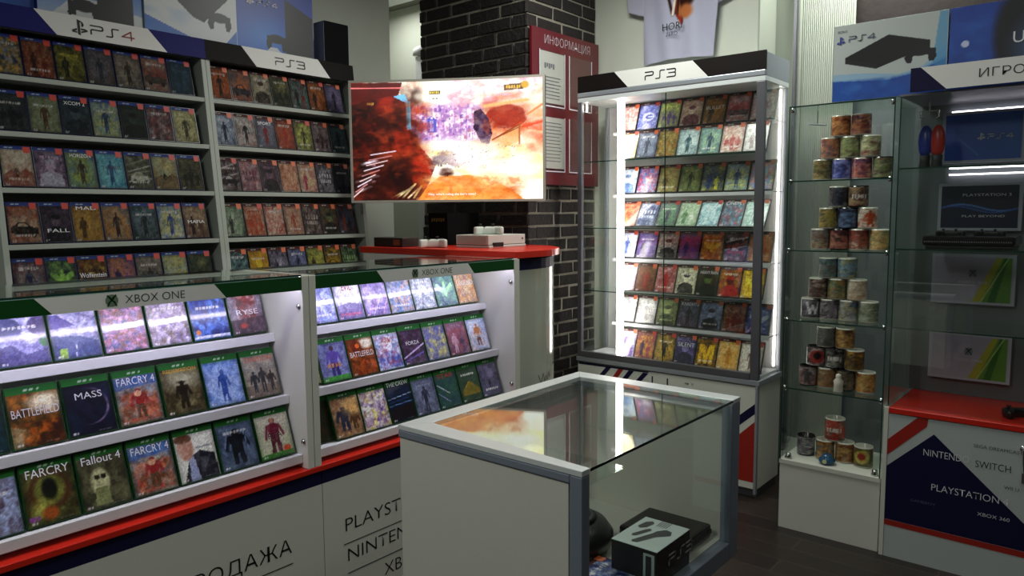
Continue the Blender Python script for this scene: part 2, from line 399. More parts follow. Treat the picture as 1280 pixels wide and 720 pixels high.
for sh, z_, n_ in (('upper', 2.28, 7), ('lower', 2.02, 12)):
    mb = MB()
    for i in range(n_):
        z = z_-i*.02; mb.box(3.48, 3.64+.035*random.random(), yb-.0045, yb-.0042, z, z+.005)
    if n_ == 7:
        for i in range(5): mb.box(3.50+.02*i, 3.515+.02*i, yb-.0045, yb-.0042, 2.33+.008*(i % 2), 2.36)
    mb.build('notice_print', gi, t)

# T-shirt on the far wall
def shirt():
    t = thing('t_shirt', 'white printed cotton t-shirt hanging on the far wall', 't-shirt', (4.07, 2.12, 2.37))
    p = Pic(90, 110, 5); p.grad('a9a9bc', 'a9a9bc')
    for i in range(5): p.line(.42+.03*i, 1, .47+.02*i, .52-.03*i, .03, ['2a1712', '7a2a1a', '1a1412', 'b06a3a', '501a10'][i])
    p.line(.34, .8, .43, .5, .025, '301a1a'); p.line(.43, .5, .47, .85, .02, 'ead8c8'); p.ell(.6, .75, .12, .2, '2c1510', .3); p.ell(.6, .52, .09, .08, 'b0683c', .6)
    p.line(.5, .48, .55, .4, .02, 'a02a20')
    H = 1.0
    def fn(a, b):
        y = 2.335-(a)*.445*(1+.10*b); 
        x = 4.055-.03*math.sin(math.pi*a)-.008*math.sin(a*19+b*3)*(1-b*.3)-.006*math.sin(a*7)
        return (x, y, 2.372+b*.5+.012*math.sin(a*3))
    add_pic('shirt_body', p, fn, fabric_m, t)
    for sg, yy in ((1, 2.335), (-1, 1.87)):
        pts = [(4.05, yy, 2.872), (4.05, yy+sg*.13, 2.83), (4.05, yy+sg*.11, 2.70), (4.05, yy+sg*.0, 2.66)]
        MB().prism(pts, (.02, 0, 0)).build('sleeve', mat('white_cotton', 'a9a9bc', .9), t, .006)
    text('shirt_print', 'HORI', .042, (4.003, 2.19, 2.545), ink, t, face='x', width=.125)
    text('shirt_print', 'ZERO', .022, (4.003, 2.165, 2.512), ink, t, face='x', width=.075)
    MB().tube([(4.075, 2.3, 2.85), (4.075, 2.12, 2.93), (4.075, 1.9, 2.85)], .005).tube([(4.075, 2.12, 2.93), (4.075, 2.12, 2.97), (4.098, 2.12, 2.98)], .004).build('clothes_hanger', black, t)
shirt()
# =====================================================================
# GAME CASES
# =====================================================================
def make_cover(spec, w, h, seed):
    desc, top, bot, pal, ft = spec[:5]
    P = Pic(w, h, seed); P.grad(top, bot)
    P.noise(pal[1:]+[top, bot], .6, 3, ax=.8); P.noise([pal[0], pal[-1]], .35, 9)
    d = pal[0]; l = pal[-1]
    P.noise(pal[1:], .5, 7)
    if ft == 'fig': P.ell(.5, .5, .35, .35, l, 1.2, .6); P.fig(.5, .08, .72, d)
    elif ft == 'duo': P.ell(.5, .45, .4, .3, l, 1.2, .5); P.fig(.34, .08, .6, d); P.fig(.68, .06, .5, pal[1])
    elif ft == 'trio': P.fig(.24, .1, .45, d); P.fig(.5, .08, .58, d); P.fig(.77, .1, .45, d)
    elif ft == 'bust': P.bust(.5, .02, .75, l, d)
    elif ft == 'car': P.ell(.5, .5, .5, .2, l, 1, .6); P.car(.5, .35, .85, d, l)
    elif ft == 'land': P.poly([(0, 0), (0, .3), (.3, .45), (.5, .33), (.75, .5), (1, .35), (1, 0)], d, .8); P.ell(.6, .7, .2, .14, l, .8, .8); P.fig(.45, .25, .25, '101010')
    elif ft == 'bird': P.ell(.5, .48, .09, .2, l); P.poly([(.5, .5), (.15, .72), (.08, .6), (.3, .42), (.5, .38)], l); P.poly([(.5, .5), (.85, .72), (.92, .6), (.7, .42), (.5, .38)], l); P.ell(.5, .7, .06, .06, l)
    elif ft == 'swirl': P.ell(.5, .5, .3, .18, l); P.ell(.55, .5, .2, .1, top); P.line(.5, .5, .85, .5, .03, l)
    elif ft == 'text': P.words(.5, .6, .8, .16, l, 5); P.words(.5, .4, .7, .12, l, 6)
    elif ft == 'M': P.poly([(.15, .1), (.15, .8), (.38, .8), (.5, .45), (.62, .8), (.85, .8), (.85, .1), (.68, .1), (.68, .5), (.56, .12), (.44, .12), (.32, .5), (.32, .1)], l)
    elif ft == 'streak':
        for i in range(6): P.line(.05, .2+.1*i, .95, .3+.11*i+.1*P.rs.rand(), .025, pal[i % len(pal)])
        P.car(.5, .32, .7, d, l)
    elif ft == 'map': P.noise(pal, .9, 8)
    if ft: P.noise([pal[1], d, l], .3, 9)
    f = spec[5] if len(spec) > 5 else None
    if f: f(P); P.noise([d, pal[1]], .22, 9)
    if P.rs.rand() < .7 and ft not in ('text',) and not (len(spec) > 6 and spec[6]): P.words(.5, P.rs.choice([.82, .2, .74]), .66, .07, 'd8d4d0' if P.rs.rand() < .7 else l, 7, .8)
    P.words(.13, .045, .12, .04, 'e0e0e0', 2, .8); P.words(.75, .04, .3, .02, 'a0a0a0', 4, .5)
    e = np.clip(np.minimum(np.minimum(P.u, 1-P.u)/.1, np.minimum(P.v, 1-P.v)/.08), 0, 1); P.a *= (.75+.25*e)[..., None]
    P.speck(.14)
    return P
CW = {}
def case_body(w):
    if w not in CW:
        o = MB().box(-w/2, w/2, 0, .014, 0, .171)
        CW[w] = o
    return CW[w]
BODY = {}
ORD = ['first', 'second', 'third', 'fourth', 'fifth', 'sixth', 'seventh', 'eighth', 'ninth']
CASEM = {'green': mat('green_case_plastic', '14401c', .25), 'blue': mat('blue_case_plastic', '14183c', .25), 'black': mat('black_case_plastic', '161418', .25)}
seedc = [100]
def put_case(spec, kind, loc, lean, rz, w, label, group, res, cm=None):
    cm = cm or cover_m
    seedc[0] += 1; sd = seedc[0]; rng = random.Random(sd)
    root = thing('game_case', label, 'game case', loc, group)
    key = (kind, w)
    bandh = .019 if kind == 'green' else .014
    if key not in BODY:
        me = MB().box(-w/2, w/2, 0, .014, 0, .171).build('case_shell', CASEM[kind], None, .0015)
        o = me; o.location = (0, 0, 0)
        bc = {'green': ('164a1a', '226226'), 'blue': ('1c2a60', '2c3c7c'), 'black': ('2a1216', '4c1a1a')}[kind]
        bp = Pic(28, 5, 4).grad(*bc); bp.words(.5 if kind == 'green' else .3, .5, .3, .4, 'c8d8c8', 6, .8)
        bme = grid_mesh('platform_band', bp, lambda a, b_: (-w/2+.003+a*(w-.006), -.0008, .171-.003-bandh+b_*bandh), matt_cover_m)
        st = MB().quad([(w/2-.029, -.0014, .171-.030), (w/2-.006, -.0014, .171-.030), (w/2-.004, -.0014, .171-.005), (w/2-.031, -.0014, .171-.005)]).build('price_sticker', mat('red_sticker', 'b8331f' , .5), None)
        BODY[key] = (o, bme, st); o.hide_render = False
        first = True
        for q in (o, st): COL.objects.unlink(q)
    o, bme, st = BODY[key]
    a = link_copy(o, root)
    bo = bpy.data.objects.new('platform_band', bme); COL.objects.link(bo); bo.parent = root
    if kind != 'green':
        s_ = link_copy(st, root)
        if kind == 'black' and rng.random() < .75:
            mm = mat('orange_sticker', 'c65a2a', .5); s_.material_slots[0].link = 'OBJECT'; s_.material_slots[0].material = mm
        s_.scale = (rng.uniform(.96, 1.0), 1, 1)
    pic = make_cover(spec, res[0], res[1], sd)
    if cm is matt_cover_m: pic.a = np.clip((pic.a-.3)*1.15+.3, 0, 1)*.74
    elif kind == 'black': pic.a = np.clip((pic.a-.45)*1.3+.45, 0.02, 1)
    else: pic.a = np.clip((pic.a-.4)*1.2+.4, 0.02, 1)
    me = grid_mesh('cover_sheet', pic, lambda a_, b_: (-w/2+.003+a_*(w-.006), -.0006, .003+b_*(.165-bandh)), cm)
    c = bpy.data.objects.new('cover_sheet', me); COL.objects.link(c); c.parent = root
    ttl = spec[6] if len(spec) > 6 else None
    if ttl:
        body, z, wd, hh, mt = ttl
        text('title', body, hh, (-wd*w/2, -.0012, z*.171), mt, root, width=wd*w, local=True)
    root.rotation_euler = (-lean, 0, rz)
    return root

tw = mat('title_white', 'dcdce0', .4); tg = mat('title_gold', 'b8963c', .4); tr = mat('title_red', 'a83024', .4); tk = mat('title_dark', '1a1420', .4); to = mat('title_orange', 'd0602c', .4)
def f_planet(P): P.ell(.5, .55, .42, .36, 'a890b8', .1); P.ell(.46, .55, .42, .36, '141422', .1); P.noise(['302a48', '203048'], .5, 5)
def f_fc4(P): P.noise(['b04030', 'c07050', '704028'], .9, 6, (.1, .05, .95, .65)); P.fig(.52, .12, .6, '8a2c2c', '5a4030', 1.5); P.ell(.5, .62, .09, .06, 'c89878'); P.poly([(0, .72), (0, 1), (1, 1), (1, .8)], '2a58a8', .6)
def f_bf(P): P.ell(.75, .8, .35, .18, 'f0e0c0', .8); P.poly([(0, .0), (0, .42), (.35, .3), (.3, 0)], 'b0a890', .6); P.noise(['c06020', '301408'], .8, 5, (.2, 0, 1, .45))
def f_bf2(P): P.ell(.75, .85, .3, .14, 'e8e0d0', .6); P.ell(.35, .78, .2, .16, '6a2c18', .4); P.ell(.4, .8, .08, .06, 'd87030'); P.noise(['b85820', '602810'], .9, 5, (.2, 0, 1, .45))
def f_cow(P): P.ell(.55, .75, .5, .22, 'b0b098', 1, .7); P.fig(.5, .12, .6, '241c14', None, 1.4); P.ell(.5, .69, .12, .02, '241c14'); P.line(.05, .93, .95, .95, .012, 'b89838')
def f_div(P): P.poly([(0, .0), (0, .3), (1, .3), (1, 0)], '6a5a50', .7); P.fig(.28, .12, .5, '242830'); P.fig(.54, .1, .6, '2c2830'); P.fig(.8, .12, .48, '302428')
def f_umb(P): P.ell(.28, .72, .26, .22, '3a3e6e', .15); P.ell(.9, .74, .25, .2, '463868', .15); P.poly([(0, 0), (0, .35), (.3, .42), (.55, .2), (1, .28), (1, 0)], '3c3868', .7); P.ell(.95, .42, .1, .1, '3a7838')
def f_nfs(P): P.poly([(0, .62), (0, .92), (.2, .9), (.55, .66)], '5a5090'); P.poly([(0, 0), (0, .48), (.6, .44), (1, .3), (1, 0)], '3c4874', .8); P.poly([(.12, .02), (.12, .2), (.28, .22), (.28, .02)], '90b050'); P.line(.45, .02, .5, .3, .012, 'd0d0e8')
def f_blue(P): P.noise(['6a90e0', '203c90', '181848'], .8, 5); P.poly([(0, .02), (0, .08), (1, .1), (1, .04)], 'd8d8e8'); P.ell(.13, .17, .07, .06, 'd08848')
def f_ryse(P): P.poly([(.3, .2), (.2, .95), (.85, .95), (.75, .3)], '6a3a3a'); P.noise(['903838', '40303c', 'c8b0b0'], .7, 6, (.2, .2, .85, 1)); P.poly([(0, 0), (0, .35), (1, .4), (1, 0)], '402c38', .8); P.ell(.35, .2, .1, .06, 'a84030', .8)
def f_mask(P): P.ell(.5, .58, .42, .36, '4a3020', .2); P.ell(.5, .6, .3, .28, '6c7038', .3); P.ell(.5, .62, .15, .2, '141812', .4); P.ell(.3, .3, .2, .16, 'a0a050', .8, .7); P.ell(.45, .18, .16, .12, '904c24', .5); P.words(.13, .13, .2, .08, '9048a0', 3)
def f_power(P): P.ell(.42, .5, .2, .26, 'b0b088', .3); P.ell(.36, .6, .06, .05, '202018'); P.ell(.5, .6, .06, .05, '202018'); P.poly([(.25, .05), (.6, .05), (.56, .4), (.3, .4)], '7c8058')
def f_man(P): P.poly([(.1, 0), (1, 0), (.95, .5), (.6, .62), (.3, .5)], '1c1c28'); P.poly([(.25, .0), (.5, .0), (.42, .52), (.3, .5)], '8890b0'); P.ell(.25, .72, .2, .26, 'a87868', .2); P.ell(.22, .92, .22, .1, '5a3828', .2); P.words(.72, .68, .44, .03, '808088', 8)
def f_cloak(P): P.fig(.5, .1, .78, '10141c', None, 1.8); P.ell(.5, .8, .1, .09, '0c0e14'); P.line(.15, .5, .3, .9, .02, '8090b0'); P.line(.8, .3, .72, .85, .015, '8090b0')
def f_foot(P): P.fig(.5, .1, .82, '6a1c34', '501828', 1.5); P.ell(.5, .87, .06, .06, 'a8785c'); P.ell(.8, .16, .11, .08, 'd0502c'); P.poly([(0, 0), (0, .1), (1, .12), (1, 0)], '3a7a2c')
def f_foot2(P): P.fig(.5, .1, .8, '5a4a98', '38306a', 1.5); P.ell(.5, .86, .07, .07, '4a3028'); P.words(.5, .4, .5, .1, 'd08838', 4); P.poly([(0, 0), (0, .12), (1, .14), (1, 0)], '4a9a3c')
def f_tit(P): P.fig(.4, .15, .62, '24304a', None, 2.0); P.fig(.75, .15, .45, '4a3424', None, 1.6); P.ell(.72, .72, .3, .2, 'e0b070', 1, .7)
def f_crew(P):
    for i in range(4): P.line(0, .45+.09*i, 1, .5+.11*i, .012, ['6a90c0', '284878', 'a0b8d8', '304060'][i])
    P.poly([(.05, .05), (.05, .35), (1, .42), (1, .05)], '24181c')
def f_sab(P): P.line(.05, .7, .55, .4, .012, 'e8e8f8'); P.line(.05, .45, .5, .15, .012, 'c0a8e8')
def f_hill(P): P.poly([(.1, .35), (.5, .62), (.95, .35), (.95, .2), (.1, .2)], '7a6a30'); P.line(.3, .45, .5, .6, .02, 'b89040')
def f_hero(P): P.fig(.5, .15, .7, 'b87038', '704028', 1.2)
def f_port(P): P.bust(.5, .05, .85, 'e8e0f0', '5058a0', 'a04038'); P.noise(['304080', 'f0f0ff', '902c40'], .6, 9)
def f_forza(P): P.line(0, .2, 1, .55, .03, 'c8b8e0'); P.line(0, .1, .9, .3, .03, '6a60a8')
def f_evil(P): P.poly([(0, .0), (0, .38), (.5, .46), (1, .4), (1, 0)], '605088', .8); P.words(.5, .14, .8, .08, 'c05060', 6)
def f_lines(P):
    for i in range(4): P.line(.1+.2*i, .02, .6+.15*i, .55, .012, ['e060c0', 'f0e0ff', '8050c0', 'ffb0d0'][i])
def f_glare(P): P.poly([(0, .44), (0, .56), (1, .62), (1, .5)], 'e8e4f8', .85)  # painted pale streak standing in for the lamp's reflection on top-row covers
X1 = [[('pale blue streaked', 'a0a8d0', '404890', ['c8d0f0', '505898', 'e0e0ff'], 'map'),
       ('pale violet sky with two dark domes', 'c0c8e8', '484080', ['a8b0d8', '685898', 'dcdcf8'], '', f_umb),
       ('pale sky over a purple car', 'c8cce8', '3a406a', ['a8a8d8', '504878', 'e8dcf0'], '', f_nfs, ('SPEED', .84, .38, .013, tr)),
       ('pink and teal skull-patterned', 'a0b0d0', '604870', ['d080b0', '486898', 'f0c0e0', '906858'], 'map', f_glare, ('FARCRY', .88, .75, .016, tw)),
       ('tan and purple with white streak', 'a898b8', '484058', ['706050', '8878a8', 'e0d8e8'], 'map', f_glare),
       ('deep blue cosmic', '3458b0', '282458', ['5080d8', '202860', '90b0f0'], 'map', f_blue),
       ('pale cover with red-brown warrior', 'c8c0cc', '585060', ['b0a0b0', '504050'], '', f_ryse, ('RYSE', .42, .62, .018, tw))],
      [('dark teal', '14242c', '0c1820', ['1c4048', '102028', '284850'], 'map'),
       ('orange and black explosion', 'a08050', '20140c', ['50300c', '182010', 'c07028'], '', f_bf, ('BATTLEFIELD', .50, .88, .024, tw)),
       ('black planet-arc', '1c1c30', '101820', ['283040', '181028'], '', f_planet, ('MASS', .62, .55, .02, tw)),
       ('blue and red mountain', '3c68b0', '503828', ['a0b0c0', '604030', 'c8b898'], '', f_fc4, ('FARCRY 4', .72, .85, .024, tw)),
       ('brown cover with hatted rider', '4a4028', '201a14', ['605838', '302818', '908868'], '', f_cow, ('REDEMPTION', .80, .8, .012, tg)),
       ('blue-white cover with lone figure', '4068b0', '8090b0', ['2c4890', '7898d0', 'c0d0f0'], 'fig'),
       ('grey cover with three dark walkers', 'a0988c', '584c48', ['808078', '98a0a0', 'c8b8a0'], '', f_div, ('DIVISION', .74, .75, .018, to))],
      [('hazy blue and dark red', '8098c0', '301c18', ['90a0c8', '48303c', 'a8b8d8'], 'map'),
       ('green and brown horned mask', '3a3c28', '302818', ['28301c', '504020', '788048'], '', f_mask, ('FARCRY', .76, .8, .024, tw)),
       ('olive cover with armoured helmet', '403c30', '202018', ['585840', '302c20', '787858'], '', f_power, ('Fallout 4', .76, .8, .024, tw)),
       ('blue and red mountain', '3c68b0', '503828', ['a0b0c0', '604030', 'c8b898'], '', f_fc4, ('FARCRY 4', .72, .85, .024, tw)),
       ('white cover with suited man', 'd0d0c8', 'b0b0a8', ['c8c8c0', 'd8d8d0'], '', f_man),
       ('blue-grey cloaked warrior', '5a6880', '2c3448', ['485870', '384458', '7888a0'], '', f_cloak),
       ('pale cover with maroon footballer', 'c0bcb0', 'a0b080', ['b0b0a0', 'c8c0b0'], '', f_foot, ('FIFA', .4, .4, .02, tk))]]
X2 = [[('blue and lilac two-tone', '5880c0', '584c80', ['88a8e0', '605090', 'd0d8ff'], 'map', f_glare),
       ('white cover with dark red lettering', 'dcdcf0', '504878', ['c8c0e0', 'e8e4f8'], '', f_evil, ('EVIL', .7, .35, .03, tr)),
       ('lilac cover with pink light lines', '8880b8', '584880', ['a898d0', '483868', 'e0d0f8'], '', f_lines),
       ('blue and orange sky', '6090d0', '5068a8', ['a0c0f0', 'e0a070', '3c5890'], 'map', f_glare),
       ('silver-grey ornate', '98a0b0', '606878', ['c0c8d8', '505868', 'e0e0e8'], 'map'),
       ('teal cover with pale green bird', '486878', '605080', ['305868', '5a7888', 'a8e0a8'], 'bird'),
       ('tan cover with white lettering', 'b0a078', '886048', ['806878', 'c08048', 'd0c0a0'], 'map', None, ('LEGEND', .52, .8, .022, tw))],
      [('cream and green', 'c0c098', '283820', ['90a068', 'd0d0a8'], 'map'),
       ('violet footballer', '484c78', '8890b8', ['6068a0', '484070', 'a8b0d0'], '', f_foot2),
       ('orange-brown soldier', '704020', '482010', ['904818', '301810', 'c07038'], '', f_bf2, ('BATTLEFIELD', .45, .85, .022, tw)),
       ('white and blue portrait', 'b8c0d8', '7080b0', ['8090c8', 'd8e0f0'], '', f_port),
       ('dark brown cover with light trails', '302028', '402c58', ['503838', '241c28', '806890'], '', f_forza, ('FORZA', .5, .55, .016, tw)),
       ('lilac and yellow-green', '9890c0', 'a0a048', ['6870b8', 'd0c868', '50508c'], 'map'),
       ('pink-grey crowded', '98849c', '605068', ['c0a0b0', '484058', '904850'], 'duo'),
       ('sky blue cover with orange figure', '88a8d8', 'a88878', ['a0b8e0', 'b0a8c0', 'e0e0f0'], '', f_hero, ('HEROES', .36, .75, .02, tw))],
      [('dark red and green', '301c18', '202c1c', ['502820', '1c301c'], 'map'),
       ('tan cover with dark machines', 'c0a878', '503428', ['a07850', '604038', 'd8b888'], '', f_tit, ('TITANFALL', .84, .82, .014, tk)),
       ('white, violet and yellow splash', 'c8c8d8', 'a0a0c0', ['7850a0', 'e0d050', '503078', 'e8e8f0'], 'map'),
       ('dark blue night-sea', '1c3050', '1c1418', ['283c60', '101828'], '', f_crew, ('THE CREW', .85, .85, .018, tw)),
       ('charcoal and blue-grey', '4a4c60', '302838', ['303040', '606c88', '8890a8'], 'fig'),
       ('teal-green cover with red title', '305050', '244048', ['204038', '384c60', '486848'], '', f_sab, ('STAR', .76, .7, .02, tr)),
       ('dark green cover with ochre hill', '384840', '243028', ['304838', '405040', '506050'], '', f_hill),
       ('grey-violet ruined city', '484458', '302c38', ['585870', '404050', '8880a0'], 'land')]]
LEAN = math.atan(.35)
rowsX = [(2.343, 1.083), (2.268, .871), (2.199, .671)]
rown = ['top', 'middle', 'bottom']
for unit, data, start, pitch in ((1, X1, .498, .138), (2, X2, 1.501, .134)):
    for r_, row in enumerate(data):
        Y, Z = rowsX[r_]; n0 = 1 if (unit == 2 and r_ == 0) else 0
        for i, sp in enumerate(row):
            j = i+n0; x = start+pitch*(j+.5); dy = 0
            if unit == 2 and j == 0: x = 1.5275+.067; dy = .0165
            uname = 'front-left' if unit == 1 else 'front-right'
            put_case(sp, 'green', (x, Y+.004+dy, Z+.014*math.sin(LEAN)+.0006), LEAN, 0, .132,
                     '%s game case, %s from left, %s row, %s stand' % (sp[0], ORD[i], rown[r_], uname), 'green game cases in the %s stand' % uname, (38, 50))
# wall racks
def L_(desc, top, bot, pal, ft, *r): return (desc, top, bot, pal.split(), ft)+r
TW = lambda s, z, w=.7, h=.016, m_=None: (None, (s, z, w, h, m_ or tw))
A = [[L_('slate blue with yellow glint', '30304a', '2a3a50', '8090b0 202838 d0a040', 'map'), L_('rust red battlefield', '1c2418', '803020', '301810 602418 c08060', 'duo'),
      L_('black and yellow soldiers', '101810', '303010', '0c100c 504c18 b0a848', 'duo'), L_('blue-grey castle', '40505a', '3a3020', '283038 504030 78707c', 'fig'),
      L_('brown and white', '504438', '202020', '302820 585048 a8a090', 'fig'), L_('beige cover with dark vehicle', 'b0a898', '807868', '383830 a09888 803028', 'car'), L_('dark teal', '1c3040', '102030', '183848 101c28 3c5868', 'fig')],
     [L_('dark squad', '202830', '181c20', '101418 303c40 505850', 'trio'), L_('green cover with armoured soldier', '608868', '504030', '4a2c1c 688060 98a080', 'fig'),
      L_('navy strategy', '101828', '203030', '141c24 283c48 506068', 'bust', *TW('XCOM 2', .76)), L_('sky blue with yellow grass', '4a70b0', 'a0a040', '283858 7090c8 c0c068', 'fig'),
      L_('black-green portrait', '141c1c', '182018', '101414 20302c 38443c', 'bust'), L_('white and red collage', '706c6c', '504844', 'b0a8a4 803030 282428', 'map'), L_('pale olive field with silhouette', 'c0c090', '605030', '30281c a8a878 d0cc98', 'fig')],
     [L_('cream cover with red smoke', 'c8c4ac', 'b09078', '803c30 c0b098 d0ccb8', 'land'), L_('white-shirted footballer', '182030', '402838', 'b8b8c8 503048 c0a8c0', 'bust'),
      L_('blue sky and yellow meadow', '3a60b0', '90a030', '3c2c28 5888c8 a0b050', 'fig', *TW('HORIZON', .78)), L_('teal cover with dark blue archer', '5098a8', '3080a0', '183868 70b0b8 90d0d0', 'fig', *TW('TOMB', .5, .7, .016, tk)),
      L_('black and white streaked', '1c2420', '181810', 'c0c0b0 303828 888870', 'streak'), L_('sage landscape', '90a890', '907040', '503820 a0b098 c8b880', 'land'), L_('dark olive trio', '242820', '2c2418', '101410 484830 807850', 'trio')],
     [L_('red-orange cover with dark car', '802818', 'b8b8a8', '101010 a04020 c0a890', 'car'), L_('dark purple face', '201828', '181420', '101018 382838 706070', 'bust', *TW('FALL', .25)),
      L_('sandy desert', '806030', 'a07030', '3c2814 907038 c8a050', 'duo', *TW('MAD', .8)), L_('teal and orange collage', '506878', 'a06030', '281c18 7890a0 d09048', 'fig'),
      L_('dark green assassin', '203030', '182420', '101818 304840 8090a0', 'fig'), L_('bright blue and white', '3060b0', 'a0c0e0', '203880 f0f0f0 d0c050', 'fig'), L_('cream and dark red', 'b0a080', '401818', '281010 584030 c0a888', 'duo', *TW('MAFIA', .42))],
     [L_('blue and red streaked', '302838', '28301c', '182848 702028 a8a090', 'fig'), L_('dark blue cover with green bird', '182440', '1c1820', '101828 242040 98d058', 'bird'),
      L_('dark red and black', '501418', '304018', '141010 682020 a89838', 'map', *TW('Wolfenstein', .44, .9, .022)), L_('purple and orange', '403068', 'a07040', '281c40 685088 d08850', 'duo'),
      L_('grey group', '605848', '383430', '201c1c 787068 a8a090', 'trio'), L_('pale olive and yellow', '90a088', '708090', '607058 c0b050 a8b0a0', 'map'), L_('dark olive forest', '20302a', '182018', '101810 304030 707048', 'land')]]
B = [[L_('flame orange', '50281c', '301810', '181010 904020 d07030', 'fig'), L_('blue-grey with orange blaze', '484c5c', '804030', '202430 606878 d07038', 'car'), L_('cream cover with dark silhouette', 'b0a890', '706850', '201814 a09878 c0b8a0', 'bust'),
      L_('dark green woodland', '28341c', '20180c', '101810 4c5030 908858', 'land'), L_('dark red and teal', '401818', '285050', '141010 782828 68a098', 'duo'), L_('brown-orange', '402818', '90401c', '181010 804020 c87838', 'duo'), L_('purple-grey', '484058', '302840', '201828 686080 9080a8', 'fig')],
     [L_('white and blue', '8090a8', '283850', '182038 90a0c0 d0d8e0', 'fig'), L_('white cover with black figure', 'c8c8c4', '802c28', '141414 c0bcb8 d8d8d4', 'fig'), L_('blue-grey cover with red figure', '485870', '383848', '802828 586878 8898a8', 'fig', *TW('SPORT', .72)),
      L_('crimson figure', '4a2c28', '803028', 'a83c28 502018 c87050', 'fig'), L_('olive cover with glowing figure', '404830', '282818', '202818 808048 d8d870', 'fig'), L_('grey and dark red', '706868', '301418', '281014 585058 a89898', 'trio'), L_('dark teal', '203840', '181c20', '101820 305058 586868', 'fig')],
     [L_('black cover with white racing streak', '201418', '281418', '141010 503030 c8c0c0', 'streak'), L_('white and red comic', 'c0a8a8', '907078', 'a03838 e0d8d0 583848', 'text'), L_('grey-brown', '383438', '402c38', '201c20 584c50 886878', 'bust'),
      L_('orange and tan busy', 'a06048', 'b08868', '783024 c89070 e0c0a0', 'map'), L_('cream and magenta', 'b0a070', '803858', '902848 c8b888 d8c8a0', 'duo'), L_('charcoal with white title', '282428', '202024', '141418 403840 d0c8d0', 'text'), L_('black', '181818', '141820', '101014 282c34 484858', 'fig')],
     [L_('green and white', '688060', '303828', '282c24 80a078 c8d0c0', 'duo'), L_('white cover with orange players', 'c8bca8', 'b05030', 'b04828 d0c8b8 883018', 'trio'), L_('red-orange with white diamonds', 'b04c38', 'a04838', 'c0b0a0 983020 d8c8b8', 'map'),
      L_('tan and red', '907060', '703c30', '903828 a89078 c0a890', 'fig'), L_('dark chevron', '30201c', '201418', '141010 403030 c0b0a8', 'text'), L_('dark green and red', '20281c', '281818', '101410 782428 68784c', 'bust'), L_('brown-orange and blue', '402c28', '583028', 'b05838 302020 3c6898', 'duo')],
     [L_('dark teal mesh', '203838', '182424', '101818 406060 80a0a0', 'map'), L_('yellow cover with orange face', '604018', 'c0a028', 'd0b030 b06018 e8c838', 'bust'), L_('dark and white', '201c28', '28202c', '14141c 484058 c0b8c8', 'duo'),
      L_('navy figure', '282c48', '202440', '141830 485078 a0a8c8', 'fig'), L_('lime and black', '708040', '201810', '181410 98a850 d0c858', 'duo'), L_('black with yellow arrow', '201818', '181814', '14100c 403828 c8a030', 'car'), L_('black and green lettered', '182818', '141c14', '101810 406038 b0c890', 'text')]]
SH = [2.060, 1.837, 1.615, 1.391, 1.167]
RY = lambda z: 3.36+.115*(z-1.2)
RL = math.atan(.115)+.13
RACKC = [0]
for data, kind, x0, pitch, rk_, rs_ in ((A, 'blue', .994, .1185, 'tall left wall rack', 'left wall rack'), (B, 'black', 1.903, .1135, 'wall rack left of television', 'rack beside television')):
    for r_, row in enumerate(data):
        z = SH[r_]
        for i, sp in enumerate(row):
            w = pitch-.0025
            put_case(sp, kind, (x0+pitch*(i+.5), RY(z)+.008, z+.014*math.sin(RL)+.0006), RL, 0, w,
                     '%s game case, %s from left, %s shelf, %s' % (sp[0], ORD[i], ORD[r_], rs_), 'game cases on the %s' % rk_, (26, 34), matt_cover_m)
